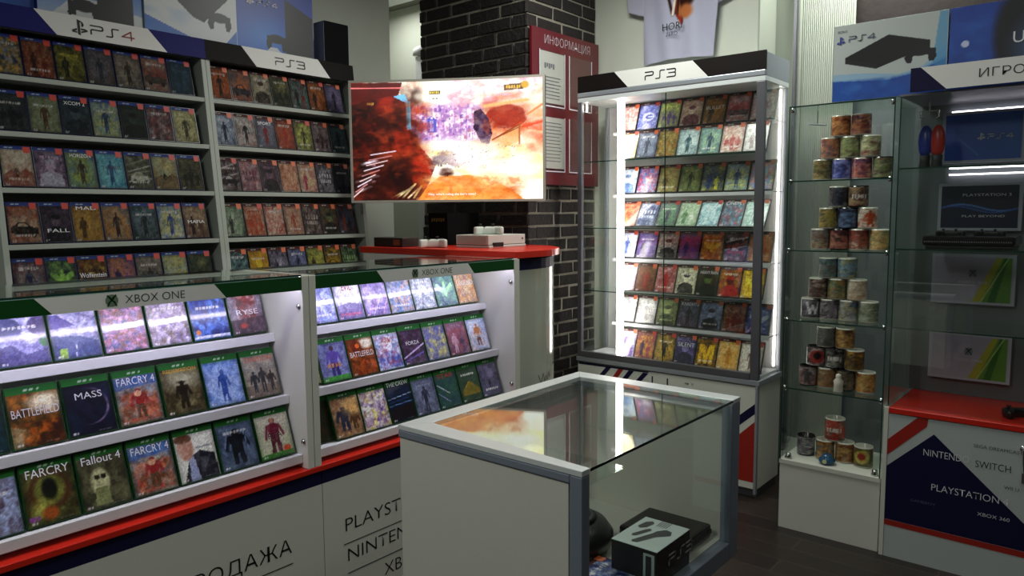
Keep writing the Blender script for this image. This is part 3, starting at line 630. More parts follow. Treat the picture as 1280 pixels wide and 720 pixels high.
# glass cabinet
C = [[L_('white and red lettered', 'e0d8d4', 'c0a8a0', 'c04038 f0f0ec a08080', 'text'), L_('royal blue with white swirl', '3c4aa0', '343c90', '3840a0 4858b0 e0e4f8', 'swirl'), L_('lime-bordered purple group', '98b048', '6a5878', '584878 88a860 c0d070', 'trio'), L_('cream with maroon creature', 'c0b098', '887060', '582030 b09880 d8ccb8', 'bust'),
      L_('brown-green war', '685830', '483020', '28301c 886030 c09048', 'duo', *TW('BULLET', .5, .8, .02)), L_('white with grey racing car', 'd0ccc8', '989490', '484850 c0bcb8 b03838', 'car'), L_('white with red diver', 'd8d4cc', '605868', 'b02c28 c8c0b8 f0ece8', 'fig')],
     [L_('pale yellow washed', 'e8e0c0', 'd0c8a8', 'e0c870 f0e8d0 b0a080', 'map'), L_('steel blue knight', '606880', '404858', '303848 707890 a0a8b8', 'fig'), L_('green and orange collage', '788058', '986040', '384028 a06838 b0a870', 'map'), L_('white and teal hero', 'b0b8b8', '607878', '305058 90a8a8 d0d8d8', 'fig'),
      L_('blue and green hero', '7090b8', '688068', '283c58 80a0b8 a8c090', 'fig'), L_('cream with red group', 'c8b8a8', 'a89080', 'a03838 c0a898 e0d8d0', 'trio'), L_('white sketch', 'd8d4d0', 'b8b4b0', '988888 d0c8c0 f0f0f0', 'duo')],
     [L_('pale blue portrait', 'b8c4d0', '8898a8', '6078a0 c8d4e0 e0e8f0', 'bust'), L_('red, white and blue', 'b04850', '5070b0', 'c8c8d8 b83848 4060a8', 'map'), L_('tan and green jungle', '8c8458', '887048', '584828 98a060 b8a878', 'duo'), L_('dark green dragon', '48583c', '503c38', '28382c 708858 a0a868', 'fig'),
      L_('yellow and blue toy-brick', '5070b0', 'b0a040', '283880 e0d040 304060', 'duo'), L_('blue and white sky', '6888c8', '90a0b0', '2c4888 a8c0e0 d8d070', 'fig'), L_('yellow and pink cartoon', 'e0d078', 'c080a0', 'e8e050 e070a0 70b0e0', 'map')],
     [L_('orange-red face', 'e0b098', 'c87050', 'c05838 e8c0a8 903828', 'bust'), L_('dark blue with white script', '303c68', '28305c', '202850 485888 d8e0f0', 'text'), L_('grey-purple with green glow', '686078', '585068', '484058 888098 70b070', 'fig'), L_('white and green', 'c8d0c0', '88a088', '587858 d8e0d0 a0b898', 'duo'),
      L_('teal and white', '78a8b0', '90b0b0', '386878 b0d0d8 e0f0f0', 'map'), L_('cyan with red title', '60a0b0', '405868', 'b03848 70b8c8 283c50', 'map', *TW('CINEMA', .8, .8, .02)), L_('pale teal', '90b0a8', '688880', '507870 a8c8c0 d0e0d8', 'fig')],
     [L_('white and blue knight', 'd0d4e8', '90a0c8', '5068a8 c8d0e8 f0f0ff', 'fig'), L_('purple night', '483c70', '302850', '281c48 604c90 9078b8', 'duo'), L_('grey cover with black beast', '98948c', '686058', '18181c 888078 b8b0a8', 'bust'), L_('violet-blue with red top', '604878', '385080', '382c68 8050a0 a84048', 'duo'),
      L_('orange dragon', '904820', '602810', 'e08030 702c10 f0b050', 'bird'), L_('black with red and white slash', '181418', '201418', 'b02028 181018 e0d8d8', 'streak'), L_('orange and white', 'e0a060', 'e8c8a0', 'd07028 f0e0c8 b05020', 'fig')],
     [L_('pink-white washed', 'e8d8d8', 'd0b8b8', 'c09098 f0e8e8 b0a0b8', 'map'), L_('red and green soldier', '80885c', '783828', '902c24 98a070 583020', 'fig'), L_('white with red horned figure', 'd8d0cc', 'b07870', 'a02c28 e0d8d8 702020', 'fig'), L_('pale yellow with black swordsmen', 'd0ccac', 'a8a888', '18181c c8c4a8 e0dcc0', 'bust'),
      L_('dark red and green', '402028', '283020', '182018 582830 587038', 'bust', *TW('HEAVY RAIN', .72, .8, .018)), L_('yellow-bordered red creature', 'c8b840', '883020', 'a03020 d0b838 502018', 'bust'), L_('yellow letter-shaped', 'e0c040', 'c8a030', '685020 806820 f0d048', 'M')],
     [L_('washed white', 'f0ece8', 'd8d4d0', 'd0ccd0 f8f8f8 b0b0b8', 'map'), L_('pale grey with dark rider', 'c0c0c0', '989898', '484848 b0b0b0 d8d8d8', 'fig'), L_('green skull', '687850', '48382c', '34402c 80985c b0c088', 'bust'), L_('black knight', '282830', '301c20', '14141c 484858 7888a0', 'fig', *TW('KNIGHTS', .75, .8, .02)),
      L_('grey-blue with pointed-ear silhouette', '8894b8', '485878', '0c0c14 7080a8 a8b4d0', 'bust'), L_('cream and red-brown', 'c8b498', '905038', '803028 c0a888 503028', 'trio'), L_('navy with white bird', '2c3c88', '28347c', '283478 3c4c98 e0e4f4', 'bird')],
     [L_('white with purple helmet', 'e0dce8', 'd0ccd8', '503878 e8e4f0 3c3c58', 'bust'), L_('purple, red and yellow', '584068', '883848', '30204c a04058 c8a040', 'duo'), L_('black and gold figure', '28201c', '4c3818', '141010 a88828 d8b848', 'fig'), L_('dark purple', '2c2848', '242040', '181830 484068 9088b8', 'bust', *TW('SILENT', .58, .8, .024)),
      L_('black cover with yellow letter shape', '302018', '201810', '181410 503c10 e8b828', 'M'), L_('white with ochre figure', 'd8ccb0', 'c0a070', 'a87028 e0d8c0 c89840', 'fig'), L_('cream with brown drawing', 'd8d0c4', 'c0b4a4', '705848 d0c4b4 e8e4dc', 'fig')]]
CZ = [1.970, 1.801, 1.605, 1.411, 1.226, 1.038, .838, .645]
for r_, row in enumerate(C):
    up = r_ % 2 == 0; X = 3.875 if up else 3.785; k = X/3.85
    ln = R(20) if r_ != 3 else R(32)
    for i, sp in enumerate(row):
        yl = 2.335*k; yr = 1.533; Y = yl+(yr-yl)*i/6
        put_case(sp, 'black', (X, Y, CZ[r_]+.014*math.sin(ln)+.0008), ln, R(-90), .132 if up else .126,
                 '%s game case, %s from left, %s row, lit cabinet' % (sp[0], ORD[i], ORD[r_]), 'game cases in the lit glass cabinet', (26, 34))

# =====================================================================
# LEFT WALL RACKS
# =====================================================================
def rack(x0, x1, label, hdr, side, logo, wh, lett_x, word):
    t = thing('wall_rack', label, 'rack', ((x0+x1)/2, 3.5, 0))
    p = lambda x, z, d=0: (x, RY(z)+d, z)
    for xx, w_ in ((x0, .022), (x1-.022, .022)):
        MB().prism([(xx, RY(0)-.01, 0), (xx, RY(2.3)-.01, 2.3), (xx, 3.72, 2.3), (xx, 3.72, 0)], (w_, 0, 0)).build('side_panel', shelfm, t, .002)
    MB().box(x0+.022, x1-.022, 3.70, 3.72, 0, 2.29).build('back_panel', shelfm, t)
    for z in SH+[.93, .7]:
        MB().box(x0+.022, x1-.022, RY(z)-.008, 3.70, z-.02, z).build('shelf', shelfm, t, .001)
    MB().box(x0+.022, x1-.022, RY(2.28)+.02, 3.70, 2.255, 2.275).build('top_board', shelfm, t)
    # header panel
    z0, z1 = 2.245, 2.338; h = .012
    hp = MB().prism([(x0, RY(z0)-.02, z0), (x0, RY(z1)-.02, z1), (x0, RY(z1)-.008, z1), (x0, RY(z0)-.008, z0)], (x1-x0, 0, 0)).build('header_panel', side, t)
    a, b_, c, d = wh
    fz = lambda x, z, o=.0215: (x, RY(z)-o, z)
    MB().prism([fz(a, z1), fz(b_, z0), fz(d, z0), fz(c, z1)], (0, .001, 0)).build('header_stripe', hdrw, hp)
    f = lambda u, v: fz(lett_x+u, 2.272+v, .0225)
    if logo:
        pslogo('header_logo', lambda u, v: fz(lett_x-.075+u, 2.262+v, .0225), .062, ink, hp)
    wordmark('header_lettering', word, f, .036, ink, hp, .13, 1.35, [ink, ink, inkr] if word == 'PS4' else None)
rack(.962, 1.882, 'tall grey-white wall rack with blue-ended header sign', None, bluep, True, (1.160, 1.238, 1.616, 1.696), 1.372, 'PS4')
rack(1.8825, 2.765, 'grey-white wall rack with black-ended header, beside the television', None, blackp, False, (2.074, 2.150, 2.528, 2.600), 2.262, 'PS3')

# boxes on the racks
def carton(name, label, x0, x1, y0, y1, z0, z1, pic, face, side_m, group):
    """pic on the -Y ('y') or -X ('x') face"""
    t = thing(name, label, 'box', ((x0+x1)/2, (y0+y1)/2, z0), group)
    MB().box(x0, x1, y0, y1, z0, z1).build('carton_body', side_m, t, .001)
    if face == 'y': add_pic('front_print', pic, lambda a, b_: (x0+.001+a*(x1-x0-.002), y0-.001, z0+.001+b_*(z1-z0-.002)), print_m, t)
    else: add_pic('front_print', pic, lambda a, b_: (x0-.001, y1-.001-a*(y1-y0-.002), z0+.001+b_*(z1-z0-.002)), print_m, t)
    return t
cardb = mat('blue_card', '1c3a8c', .4); cardw = mat('white_card', 'a8b4c4', .45)
def pad_pic(P, cx, cy, s, c='121218'):
    P.ell(cx, cy, s*.42, s*.2, c, .1); P.poly([(cx-s*.48, cy+s*.12), (cx-s*.2, cy+s*.1), (cx-s*.28, cy-s*.5), (cx-s*.42, cy-s*.52), (cx-s*.52, cy-s*.3)], c)
    P.poly([(cx+s*.48, cy+s*.12), (cx+s*.2, cy+s*.1), (cx+s*.28, cy-s*.5), (cx+s*.42, cy-s*.52), (cx+s*.52, cy-s*.3)], c)
p1 = Pic(80, 80, 1).grad('1c3c90', '2c5cb0'); p1.noise(['3c78c8', '182c70'], .6, 4); p1.line(0, .12, 1, .02, .02, '80a8e0')
carton('console_box', 'blue console carton at the far left on the wall racks', .72, 1.183, 3.52, 3.66, 2.277, 2.72, p1, 'y', cardb, 'console cartons on the wall racks')
p2 = Pic(110, 110, 2).grad('2a60b8', 'c8ccd0', '3868b8'); p2.poly([(0, 0), (0, .04), (.35, .35), (.7, .3), (1, .25), (1, 0)], 'c4c8c8'); p2.noise(['4888d0'], .4, 3, (0, .3, .5, 1))
p2.poly([(.55, .1), (.55, 1), (.9, 1), (.9, .05)], '16121a'); pad_pic(p2, .42, .26, .3); p2.poly([(.28, .04), (.3, .16), (.5, .14), (.54, .05)], 'd0d0cc')
carton('console_box', 'white and blue carton picturing upright black console, above left header', 1.185, 1.612, 3.50, 3.64, 2.277, 2.72, p2, 'y', cardb, 'console cartons on the wall racks')
p3 = Pic(130, 110, 3).grad('d0d4d4', 'c8ccd0'); p3.poly([(0, 0), (0, .3), (.3, .2), (.6, .1), (.85, .12), (1, .3), (1, 0)], '2c64b4'); p3.noise(['7098c8'], .5, 3, (0, .1, .5, .4))
p3.poly([(.08, .72), (.45, .95), (.95, .66), (.62, .32), (.5, .36)], '121216'); pad_pic(p3, .8, .40, .26)
carton('console_box', 'white carton picturing flat black console and gamepad', 1.614, 2.068, 3.49, 3.63, 2.277, 2.72, p3, 'y', cardw, 'console cartons on the wall racks')
p4 = Pic(120, 120, 4).grad('20308c', '2c5cb8'); p4.ell(.35, .3, .3, .2, '4080d0', 1.2, .7); p4.poly([(.62, .13), (.62, .78), (1, .62), (1, .12)], '17131c'); pad_pic(p4, .5, .30, .26); p4.poly([(.25, .0), (.42, .2), (.5, .2), (.64, .08), (1, .0), (1, 0)], 'c8ccd0')
t = carton('console_box', 'deep blue carton with tall dark console, rightmost on the wall racks', 2.070, 2.525, 3.50, 3.62, 2.277, 2.72, p4, 'y', cardb, 'console cartons on the wall racks')
wordmark('carton_lettering', 'PS4', lambda u, v: (2.19+u, 3.497, 2.565+v), .024, inkw, t, .13, 1.3)
pslogo('carton_logo', lambda u, v: (2.13+u, 3.497, 2.56+v), .045, inkw, t)
t = thing('speaker_box', 'upright black box standing at the right end of the racks', 'box', (2.685, 3.55, 2.277))
MB().box(2.60, 2.765, 3.50, 3.60, 2.277, 2.565).build('cabinet_shell', mat('dull_black', '0c0c0e', .7, spec=.1), t, .004)
MB().box(2.5985, 2.60, 3.504, 3.596, 2.282, 2.56).build('sheen_plate', mat('pale_side_sheen', '8c94a4', .4), t)  # pale plate stands in for the reflection on the black side

# =====================================================================
# FRONT COUNTER
# =====================================================================
t = thing('counter_cabinet', 'long grey-white counter cabinet with black lettering', 'counter', (1.5, 2.4, 0))
MB().box(.30, 1.528, 2.165, 2.60, .0, .598).build('carcass', white, t, .001)
MB().box(1.532, 2.62, 2.165, 2.60, 0, .598).build('carcass', white, t, .001)
for x0, x1 in ((.30, 1.5285), (1.5315, 2.62)):
    MB().box(x0, x1, 2.155, 2.1645, .01, .5555).build('front_panel', white, t)
    MB().box(x0, x1, 2.155, 2.1645, .556, .603).build('navy_band', navy, t)
yt = 2.1542
text('lettering', 'ПРОДАЖА', .052, (.985, yt, .352), ink, t, width=.405, thin=.012)
text('lettering', 'PLAYSTATION', .052, (1.618, yt, .348), ink, t, width=.52, thin=.012)
text('lettering', 'NINTENDO', .052, (1.625, yt, .232), ink, t, width=.42, thin=.012)
text('lettering', 'XBOX', .052, (1.80, yt, .112), ink, t, width=.2, thin=.012)
for a, b_, z in ((.90, 1.40, .312), (1.615, 2.3, .300), (1.63, 2.3, .186)): MB().box(a, b_, yt-.0005, yt, z, z+.003).build('rule_line', ink, t)
w = MB().box(.30, 2.62, 2.148, 2.64, .605, .624).build('worktop', redl, None, .002)
tag(w, 'glossy red worktop running along the front counter', 'worktop')

def stand(x0, x1, label, hx, uname):
    t = thing('display_stand', label, 'display stand', ((x0+x1)/2, 2.35, .625))
    for xx in (x0, x1-.026):
        MB().box(xx, xx+.026, 2.15, 2.59, .6245, 1.295).build('side_panel', white, t, .0015)
        for z in (1.19, .72):
            for sg in ((1,) if xx == x0 else (-1,)):
                xc = xx if sg < 0 else xx+.026
                MB().lathe([(.0, 0), (.009, 0), (.011, sg*.004), (.006, sg*.009), (0, sg*.01)], (xc, 2.17, z), 14, 'x').build('panel_screw', chrome, t, smooth=True)
    a, b_ = x0+.027, x1-.027
    # slanted back board
    s = .35; yb_ = lambda z: 2.199+(z-.671)*s+.034
    MB().prism([(a, yb_(.627), .6265), (a, yb_(1.24), 1.24), (a, yb_(1.24)+.012, 1.24), (a, yb_(.627)+.012, .6265)], (b_-a, 0, 0)).build('slanted_board', whiteb, t)
    for Y, Z in rowsX:
        MB().box(a, b_-.0, Y-.014, yb_(Z)-.002, Z-.012, Z-.0003).build('ledge', whiteb, t)
        MB().box(a, b_-.0, Y-.020, Y-.0135, Z-.028, Z+.002).build('ledge_lip', whiteb, t, .001)
    # header
    hp = MB().box(a, b_, 2.151, 2.157, 1.247, 1.292).build('header_panel', greenp, t)
    c0, c1, c2, c3 = hx
    MB().prism([(c0, 2.1505, 1.292), (c1, 2.1505, 1.247), (c3, 2.1505, 1.247), (c2, 2.1505, 1.292)], (0, .0005, 0)).build('header_stripe', hdrw, hp)
    cx = (c0+c2)/2+.02
    xlogo('header_logo', lambda u, v: (cx-.075+u, 2.150, 1.270+v), .017, [mat('grey_green', '6c7c68', .4), greenp], hp)
    text('header_lettering', 'XBOX ONE', .024, (cx-.04, 2.1500, 1.259), mat('dark_green_ink', '14301c', .5), hp, width=.17, thin=.012)
    g = MB(); g.box(a, b_, 2.152, 2.585, 1.2945, 1.3); g.build('glass_top', gl, t)
    MB().box(a, b_, 2.1505, 2.1518, 1.2944, 1.3001).build('glass_front_edge', gedge, t)
    MB().box(a+.01, b_-.01, 2.162, 2.174, 1.283, 1.291).build('led_strip', ledm, t)
    MB().box(a+.005, b_-.005, 2.158, 2.182, 1.2915, 1.2938).build('led_shield', alu, t)  # shield added to hide the strip's glow through the glass top
stand(.353, 1.4985, 'front-left slanted display stand with green-ended header sign', (.674, .715, 1.161, 1.199), 1)
stand(1.5015, 2.620, 'front-right slanted display stand with green-ended header sign', (1.798, 1.834, 2.290, 2.329), 2)

# rounded counter end with red top
def rounded(x0, x1, y0, y1, r, n=14):
    pts = [(x0, y1), (x0, y0)]
    for i in range(n+1):
        a = -math.pi/2+math.pi/2*i/n; pts.append((x1-r+r*math.cos(a), y0+r+r*math.sin(a)))
    pts.append((x1, y1)); return pts
t = thing('rounded_counter', 'rounded grey-white counter end standing before the brick column', 'counter', (2.9, 2.6, 0))
def rprism(pts, z0, z1): return MB().prism([(x, y, z0) for x, y in pts], (0, 0, z1-z0))
gloss = mat('glossy_curved_laminate', 'b4b8aa', .16, noise=.05, nscale=200, coat=.6)
rprism(rounded(2.645, 3.24, 2.19, 3.25, .44), 0, 1.235).build('curved_body', gloss, t)
rprism(rounded(2.644, 3.241, 2.189, 3.25, .441), 1.235, 1.285).build('navy_band', navy, t)
MB().box(2.6245, 2.6435, 2.16, 3.25, 0, 1.29).build('end_panel', white, t, .001)
mb = MB(); fr = lambda u, v: (2.86+u, 2.1945-.006, .72+v)
hp = [(0, .05), (.02, .0), (.035, .05), (.05, .0), (.06, .03), (.075, .0), (.085, .04), (.1, .01), (.11, .05), (.125, .02), (.14, .06)]
def fcurve(u, v):
    a = u/.44; x = 2.80+.44*math.sin(a); y = 2.63-.44*math.cos(a); n_ = (math.sin(a), -math.cos(a))
    return (x+n_[0]*.0015, y+n_[1]*.0015, .67+v)
for i in range(3): ribbon(mb, [(q[0]*1.2+.02+.02*i, q[1]*.9-.05*i+.02*q[0]*5) for q in hp[:9-2*i]], .004, fcurve)
mb.build('handwriting', ink, t)
w = rprism(rounded(2.6225, 3.27, 2.165, 3.28, .46), 1.292, 1.325).build('worktop', redl, None, .003)
tag(w, 'red rounded counter top carrying the white console', 'worktop')
c = thing('corner_guard', 'small white corner block at the curved end of the red top', 'block', (3.0, 2.2, 1.29))
MB().prism([fcurve(.36, .624), fcurve(.40, .624), fcurve(.40, .655), fcurve(.36, .655)], (.01, -.016, 0)).build('guard_plate', whiteb, c, .001)

# gamepad
def gamepad(label, loc, rz, m_, s=1.0, group=None):
    t = thing('gamepad', label, 'gamepad', loc, group)
    t.rotation_euler = (0, 0, rz)
    out = [(-.05, .035), (-.02, .038), (.02, .038), (.05, .035), (.068, .02), (.078, -.02), (.076, -.052), (.062, -.060), (.048, -.045), (.034, -.018), (-.034, -.018), (-.048, -.045), (-.062, -.060), (-.076, -.052), (-.078, -.02), (-.068, .02)]
    bm = bmesh.new(); vs = [bm.verts.new((x*s, y*s, .008*s)) for x, y in out]; f = bm.faces.new(vs)
    r = bmesh.ops.extrude_face_region(bm, geom=[f]); vv = [v for v in r['geom'] if isinstance(v, bmesh.types.BMVert)]
    for v in vv: v.co.z += .03*s
    bmesh.ops.recalc_face_normals(bm, faces=bm.faces[:]); me = bpy.data.meshes.new('pad_body'); bm.to_mesh(me); bm.free(); me.materials.append(m_)
    o = bpy.data.objects.new('pad_body', me); COL.objects.link(o); o.parent = t
    b_ = o.modifiers.new('b', 'BEVEL'); b_.width = .011*s; b_.segments = 4
    for q in me.polygons: q.use_smooth = True
    for x, y in ((-.045, .012), (.022, -.006)):
        q = MB().lathe([(0, 0), (.006*s, 0), (.005*s, .008*s), (.010*s, .010*s), (.009*s, .013*s), (0, .012*s)], (x*s, y*s, .036*s), 14).build('thumb_stick', blackm, None, smooth=True); q.parent = t
    q = MB()
    for x, y in ((.045, .022), (.055, .012), (.035, .012), (.045, .002)): q.lathe([(0, 0), (.004*s, 0), (.004*s, .003*s), (0, .004*s)], (x*s, y*s, .037*s), 10)
    q = q.build('buttons', mat('grey_buttons', '55585c', .4), None); q.parent = t
    q = MB().box(-.032*s, -.012*s, -.012*s, -.006*s, .037*s, .040*s).box(-.025*s, -.019*s, -.019*s, .001*s, .037*s, .040*s).build('direction_pad', blackm, None); q.parent = t
    return t
# white console on the red top
t = thing('game_console', 'slim white game console standing on the red counter top', 'console', (2.95, 2.62, 1.325))
cw = mat('white_console_plastic', 'c4c8c0', .45)
MB().box(2.82, 3.115, 2.50, 2.73, 1.3255, 1.338).box(2.82, 3.115, 2.505, 2.73, 1.341, 1.39).build('console_shell', cw, t, .002)
MB().box(2.822, 3.11, 2.51, 2.728, 1.337, 1.342).build('shell_seam', blackm, t)
MB().box(2.85, 2.93, 2.4985, 2.503, 1.331, 1.352).build('disc_slot', black, t)
MB().lathe([(0, 0), (.005, 0), (.005, -.002), (0, -.002)], (3.09, 2.504, 1.368), 12, 'y').build('power_button', black, t)
mb = MB()
for i in range(9): mb.box(2.8185, 2.8205, 2.52, 2.72, 1.346+i*.0045, 1.3475+i*.0045)
mb.build('side_vents', mat('vent_grey', '8c9288', .5), t)
gamepad('white gamepad lying on top of the white console', (2.93, 2.60, 1.380), R(-48), cw, 1.0).scale = (1, 1, 1.35)
gamepad('white gamepad on the red top left of the white console', (2.72, 2.80, 1.3145), R(-45), cw, .95).scale = (1, 1, 1.5)
t = thing('power_adapter', 'small dark brown box on the red top left of white gamepad', 'box', (2.72, 3.08, 1.325))
MB().box(2.66, 2.78, 2.97, 3.2, 1.3255, 1.375).build('adapter_body', mat('dark_brown_plastic', '1c1210', .4), t, .004)
MB().box(2.6585, 2.66, 2.99, 3.04, 1.335, 1.365).build('orange_mark', mat('dim_orange', '7a4020', .5), t)
t = thing('accessory_box', 'black carton with yellow lettering leaning behind the white console', 'box', (3.1, 3.02, 1.325))
MB().box(2.98, 3.24, 2.95, 3.10, 1.3255, 1.505).build('carton_body', MATS['dull_black'], t, .002)
mb = MB()
for i in range(6): mb.box(2.978, 2.98, 3.075-i*.018-.011, 3.075-i*.018, 1.455+.003*(i % 2), 1.475)
mb.build('yellow_lettering', mat('yellow_ink', '6a5a20', .5), t)

# television
def tv():
    a = Vector((2.612, 3.318, 0)); b_ = Vector((3.172, 2.412, 0))
    t = thing('television', 'wide television with thin white frame showing an orange game scene', 'television', ((a.x+b_.x)/2+.05, (a.y+b_.y)/2, 1.56))
    d = (b_-a).normalized(); nrm = Vector((d.y, -d.x, 0))   # towards room
    if nrm.x > 0: nrm = -nrm
    W_ = (b_-a).length; z0, z1 = 1.563, 2.218
    def P3(u, z, off=0):   # gently curved panel
        s = -.028*(1-(2*u-1)**2)+off
        p = a+d*(u*W_)+nrm*s; return (p.x, p.y, z)
    N = 24
    def slab(u0, u1, za, zb, o0, o1, mb):
        n_ = max(1, int((u1-u0)*N))
        for i in range(n_):
            ua, ub = u0+(u1-u0)*i/n_, u0+(u1-u0)*(i+1)/n_
            n = len(mb.v); mb.v += [P3(ua, za, o0), P3(ub, za, o0), P3(ub, zb, o0), P3(ua, zb, o0), P3(ua, za, o1), P3(ub, za, o1), P3(ub, zb, o1), P3(ua, zb, o1)]
            for f in ((0, 1, 2, 3), (4, 5, 6, 7), (0, 1, 5, 4), (3, 2, 6, 7)): mb.f.append(tuple(n+q for q in f)); mb.mi.append(mb.k)
            if i == 0: mb.f.append((n, n+3, n+7, n+4)); mb.mi.append(mb.k)
            if i == n_-1: mb.f.append((n+1, n+2, n+6, n+5)); mb.mi.append(mb.k)
        return mb
    slab(0, 1, z0, z1, -.002, -.05, MB()).build('rear_housing', blackm, t)
    mb = MB(); bz = .012; bu = bz/W_
    slab(0, 1, z0, z0+bz, 0, .006, mb); slab(0, 1, z1-bz, z1, 0, .006, mb); slab(0, bu, z0+bz, z1-bz, 0, .006, mb); slab(1-bu, 1, z0+bz, z1-bz, 0, .006, mb)
    mb.build('frame', mat('pale_champagne_plastic', 'b8b4a8', .35), t)
    P = Pic(260, 170, 9); P.grad('fffbf0', 'fffff0')
    P.noise(['fff0d0', 'fff8e8'], .8, 4)
    # castle wall in lilac
    P.noise(['c090d0', 'a070b0', 'e8c0f0', '9060a0'], .85, 22, (.28, .48, .72, .80)); P.poly([(.395, .57), (.395, .68), (.42, .71), (.445, .68), (.445, .57)], '5058b8'); P.poly([(.41, .58), (.41, .67), (.43, .67), (.43, .58)], '9aa8f0')
    for i in range(14): x = .3+.03*i; P.poly([(x, .5), (x, .78), (x+.008, .78), (x+.008, .5)], 'a878b8', .6)
    for i in range(150):
        x = .3+.4*P.rs.rand(); y = .5+.28*P.rs.rand(); w_ = .004+.012*P.rs.rand(); h_ = .008+.03*P.rs.rand()
        P.poly([(x, y), (x, y+h_), (x+w_, y+h_), (x+w_, y)], ['8858a8', 'b878b8', '6a4898', 'e8c8f0', 'a85878', 'fff0ff'][i % 6], .75)
    P.noise(['f8d8e8', 'c87898'], .6, 14, (.5, .78, 1, 1))
    P.noise(['fff060', 'c8b830', 'e8e8a0'], .8, 9, (.42, .2, .62, .42)); P.noise(['e8e040', 'fff890'], .7, 7, (.6, .15, 1, .45)); P.noise(['ffc870'], .5, 6, (.7, .3, 1, .5))
    # left cliff
    P.poly([(0, 0), (0, 1), (.27, 1), (.25, .9), (.28, .84), (.3, .62), (.36, .45), (.44, .3), (.4, .14), (.36, .02)], '6a1408'); P.noise(['200604', '300a06', '982010'], .85, 6, (0, 0, .36, 1), 1.4)
    P.poly([(0, 0), (0, .8), (.1, .76), (.2, .5), (.3, .3), (.33, 0)], '1c0504', .75); P.noise(['701408', '451008'], .8, 9, (0, 0, .3, .8), 2)
    P.poly([(.17, .8), (.24, .82), (.28, .74), (.31, .5), (.4, .32), (.42, .22), (.34, .25), (.24, .42)], 'b02c14', .75); P.noise(['e05028', '801808'], .6, 10, (.15, .2, .42, .82))
    P.poly([(0, .82), (0, 1), (.26, 1), (.25, .9)], '4a0a06', .8); P.line(0, .955, .27, .95, .006, 'ff8080'); P.poly([(.22, .88), (.28, .9), (.3, .82), (.27, .84)], '70b8e8')
    P.poly([(.285, .84), (.31, .84), (.31, .6), (.29, .6)], '68c0e0', .7)
    for i in range(6): P.line(.0+.01*i, .06+.05*i, .09+.02*(i % 3), .12+.045*i, .014, ['e8c8c8', 'd8a0b0', 'f0e0f0'][i % 3])
    for i in range(5): P.line(.2+.03*i, .02, .3+.015*i, .1+.02*(i % 3), .008, ['f0d890', 'ffe8b0'][i % 2])
    # right rock arch
    P.poly([(.66, .62), (.7, .78), (.8, .84), (.92, .82), (1, .95), (1, .35), (.92, .42), (.88, .56), (.74, .45), (.68, .5)], 'f8d0b0'); P.noise(['e87030', 'c03818', 'fff0e0'], .75, 7, (.68, .4, 1, .88), .8)
    P.poly([(.7, .7), (.73, .76), (.82, .8), (.9, .76), (.92, .66), (.86, .58), (.76, .6)], 'a82810', .9); P.noise(['701008', 'e06030'], .7, 10, (.7, .58, .92, .8))
    P.poly([(.64, .6), (.645, .74), (.68, .76), (.72, .68), (.74, .55), (.72, .46), (.68, .48)], '2c1034'); P.poly([(.68, .6), (.7, .68), (.73, .64), (.72, .54)], '5a1c28')
    P.poly([(.74, .5), (.88, .62), (.88, .48), (.76, .42)], 'd8a060', .8); P.line(.74, .5, .88, .6, .006, '883818')
    P.poly([(.89, .62), (1, .66), (1, .56), (.92, .58)], 'd04020', .6)
    # orange ground
    P.poly([(.34, 0), (.4, .13), (.46, .2), (.62, .21), (.74, .17), (.84, .08), (.9, 0)], 'e88830'); P.noise(['f0a850', 'c85818', 'f8c880'], .7, 12, (.34, 0, .88, .2), .5)
    # characters and hud marks
    P.fig(.5, .3, .12, '6a3020'); P.ell(.505, .4, .018, .014, '8a6020'); P.fig(.46, .28, .09, '503038'); P.fig(.55, .27, .08, '602830'); P.fig(.495, .2, .06, '401810')
    P.noise(['905080', 'c8b060'], .6, 16, (.35, .44, .7, .5)); P.noise(['b09040', 'e0d070'], .8, 9, (.68, .27, .82, .38)); P.line(.7, .33, .8, .35, .005, '705020')
    P.poly([(.41, .89), (.41, .92), (.47, .92), (.47, .89)], '302010'); P.words(.44, .905, .05, .018, 'ffe060', 5); P.words(.44, .855, .03, .015, '404020', 3)
    P.poly([(.8, .9), (.8, .95), (.9, .96), (.9, .91)], '503010'); P.ell(.91, .945, .02, .03, 'c89820'); P.words(.85, .93, .08, .025, 'f0c030', 6); P.words(.8, .87, .07, .02, 'c0a0c0', 5)
    P.words(.1, .82, .04, .02, 'c89040', 4)
    P.noise(['1a0503', '300804', '0c0202'], .8, 6, (0, .0, .3, .8), 1.6); P.noise(['a03818', '1a0403'], .5, 16, (.0, .0, .36, .84), .7)
    P.noise(['fff8f0', 'd89060'], .25, 24, (.6, .45, 1, 1)); P.poly([(.71, .7), (.74, .76), (.82, .79), (.9, .75), (.91, .67), (.85, .6), (.77, .62)], '8a1c0c', .6); P.line(.7, .78, .92, .82, .02, 'f0b070', .9); P.line(.74, .5, .88, .62, .007, '883818'); P.line(.88, .62, .88, .46, .006, 'a05028'); P.line(.9, .6, 1, .64, .012, 'd04828', .8); P.line(.92, .7, 1, .78, .01, 'e07840', .8); P.noise(['ffffff', 'e8d8a0'], .3, 24, (.38, .16, .9, .5)); P.ell(.62, .36, .14, .1, 'ffffff', 1.2, .9); P.ell(.85, .25, .16, .1, 'fffff0', 1.2, .8); P.ell(.5, .47, .1, .05, 'fff8ff', 1, .8); P.noise(['f0a060', 'b04818'], .4, 26, (.36, 0, .9, .2))
    for i in range(9): P.line(.0+.012*i, .03+.045*i, .05+.022*i, .10+.04*i, .006, ['e8c8c8', 'c08080', 'f0e0f0'][i % 3], .8)
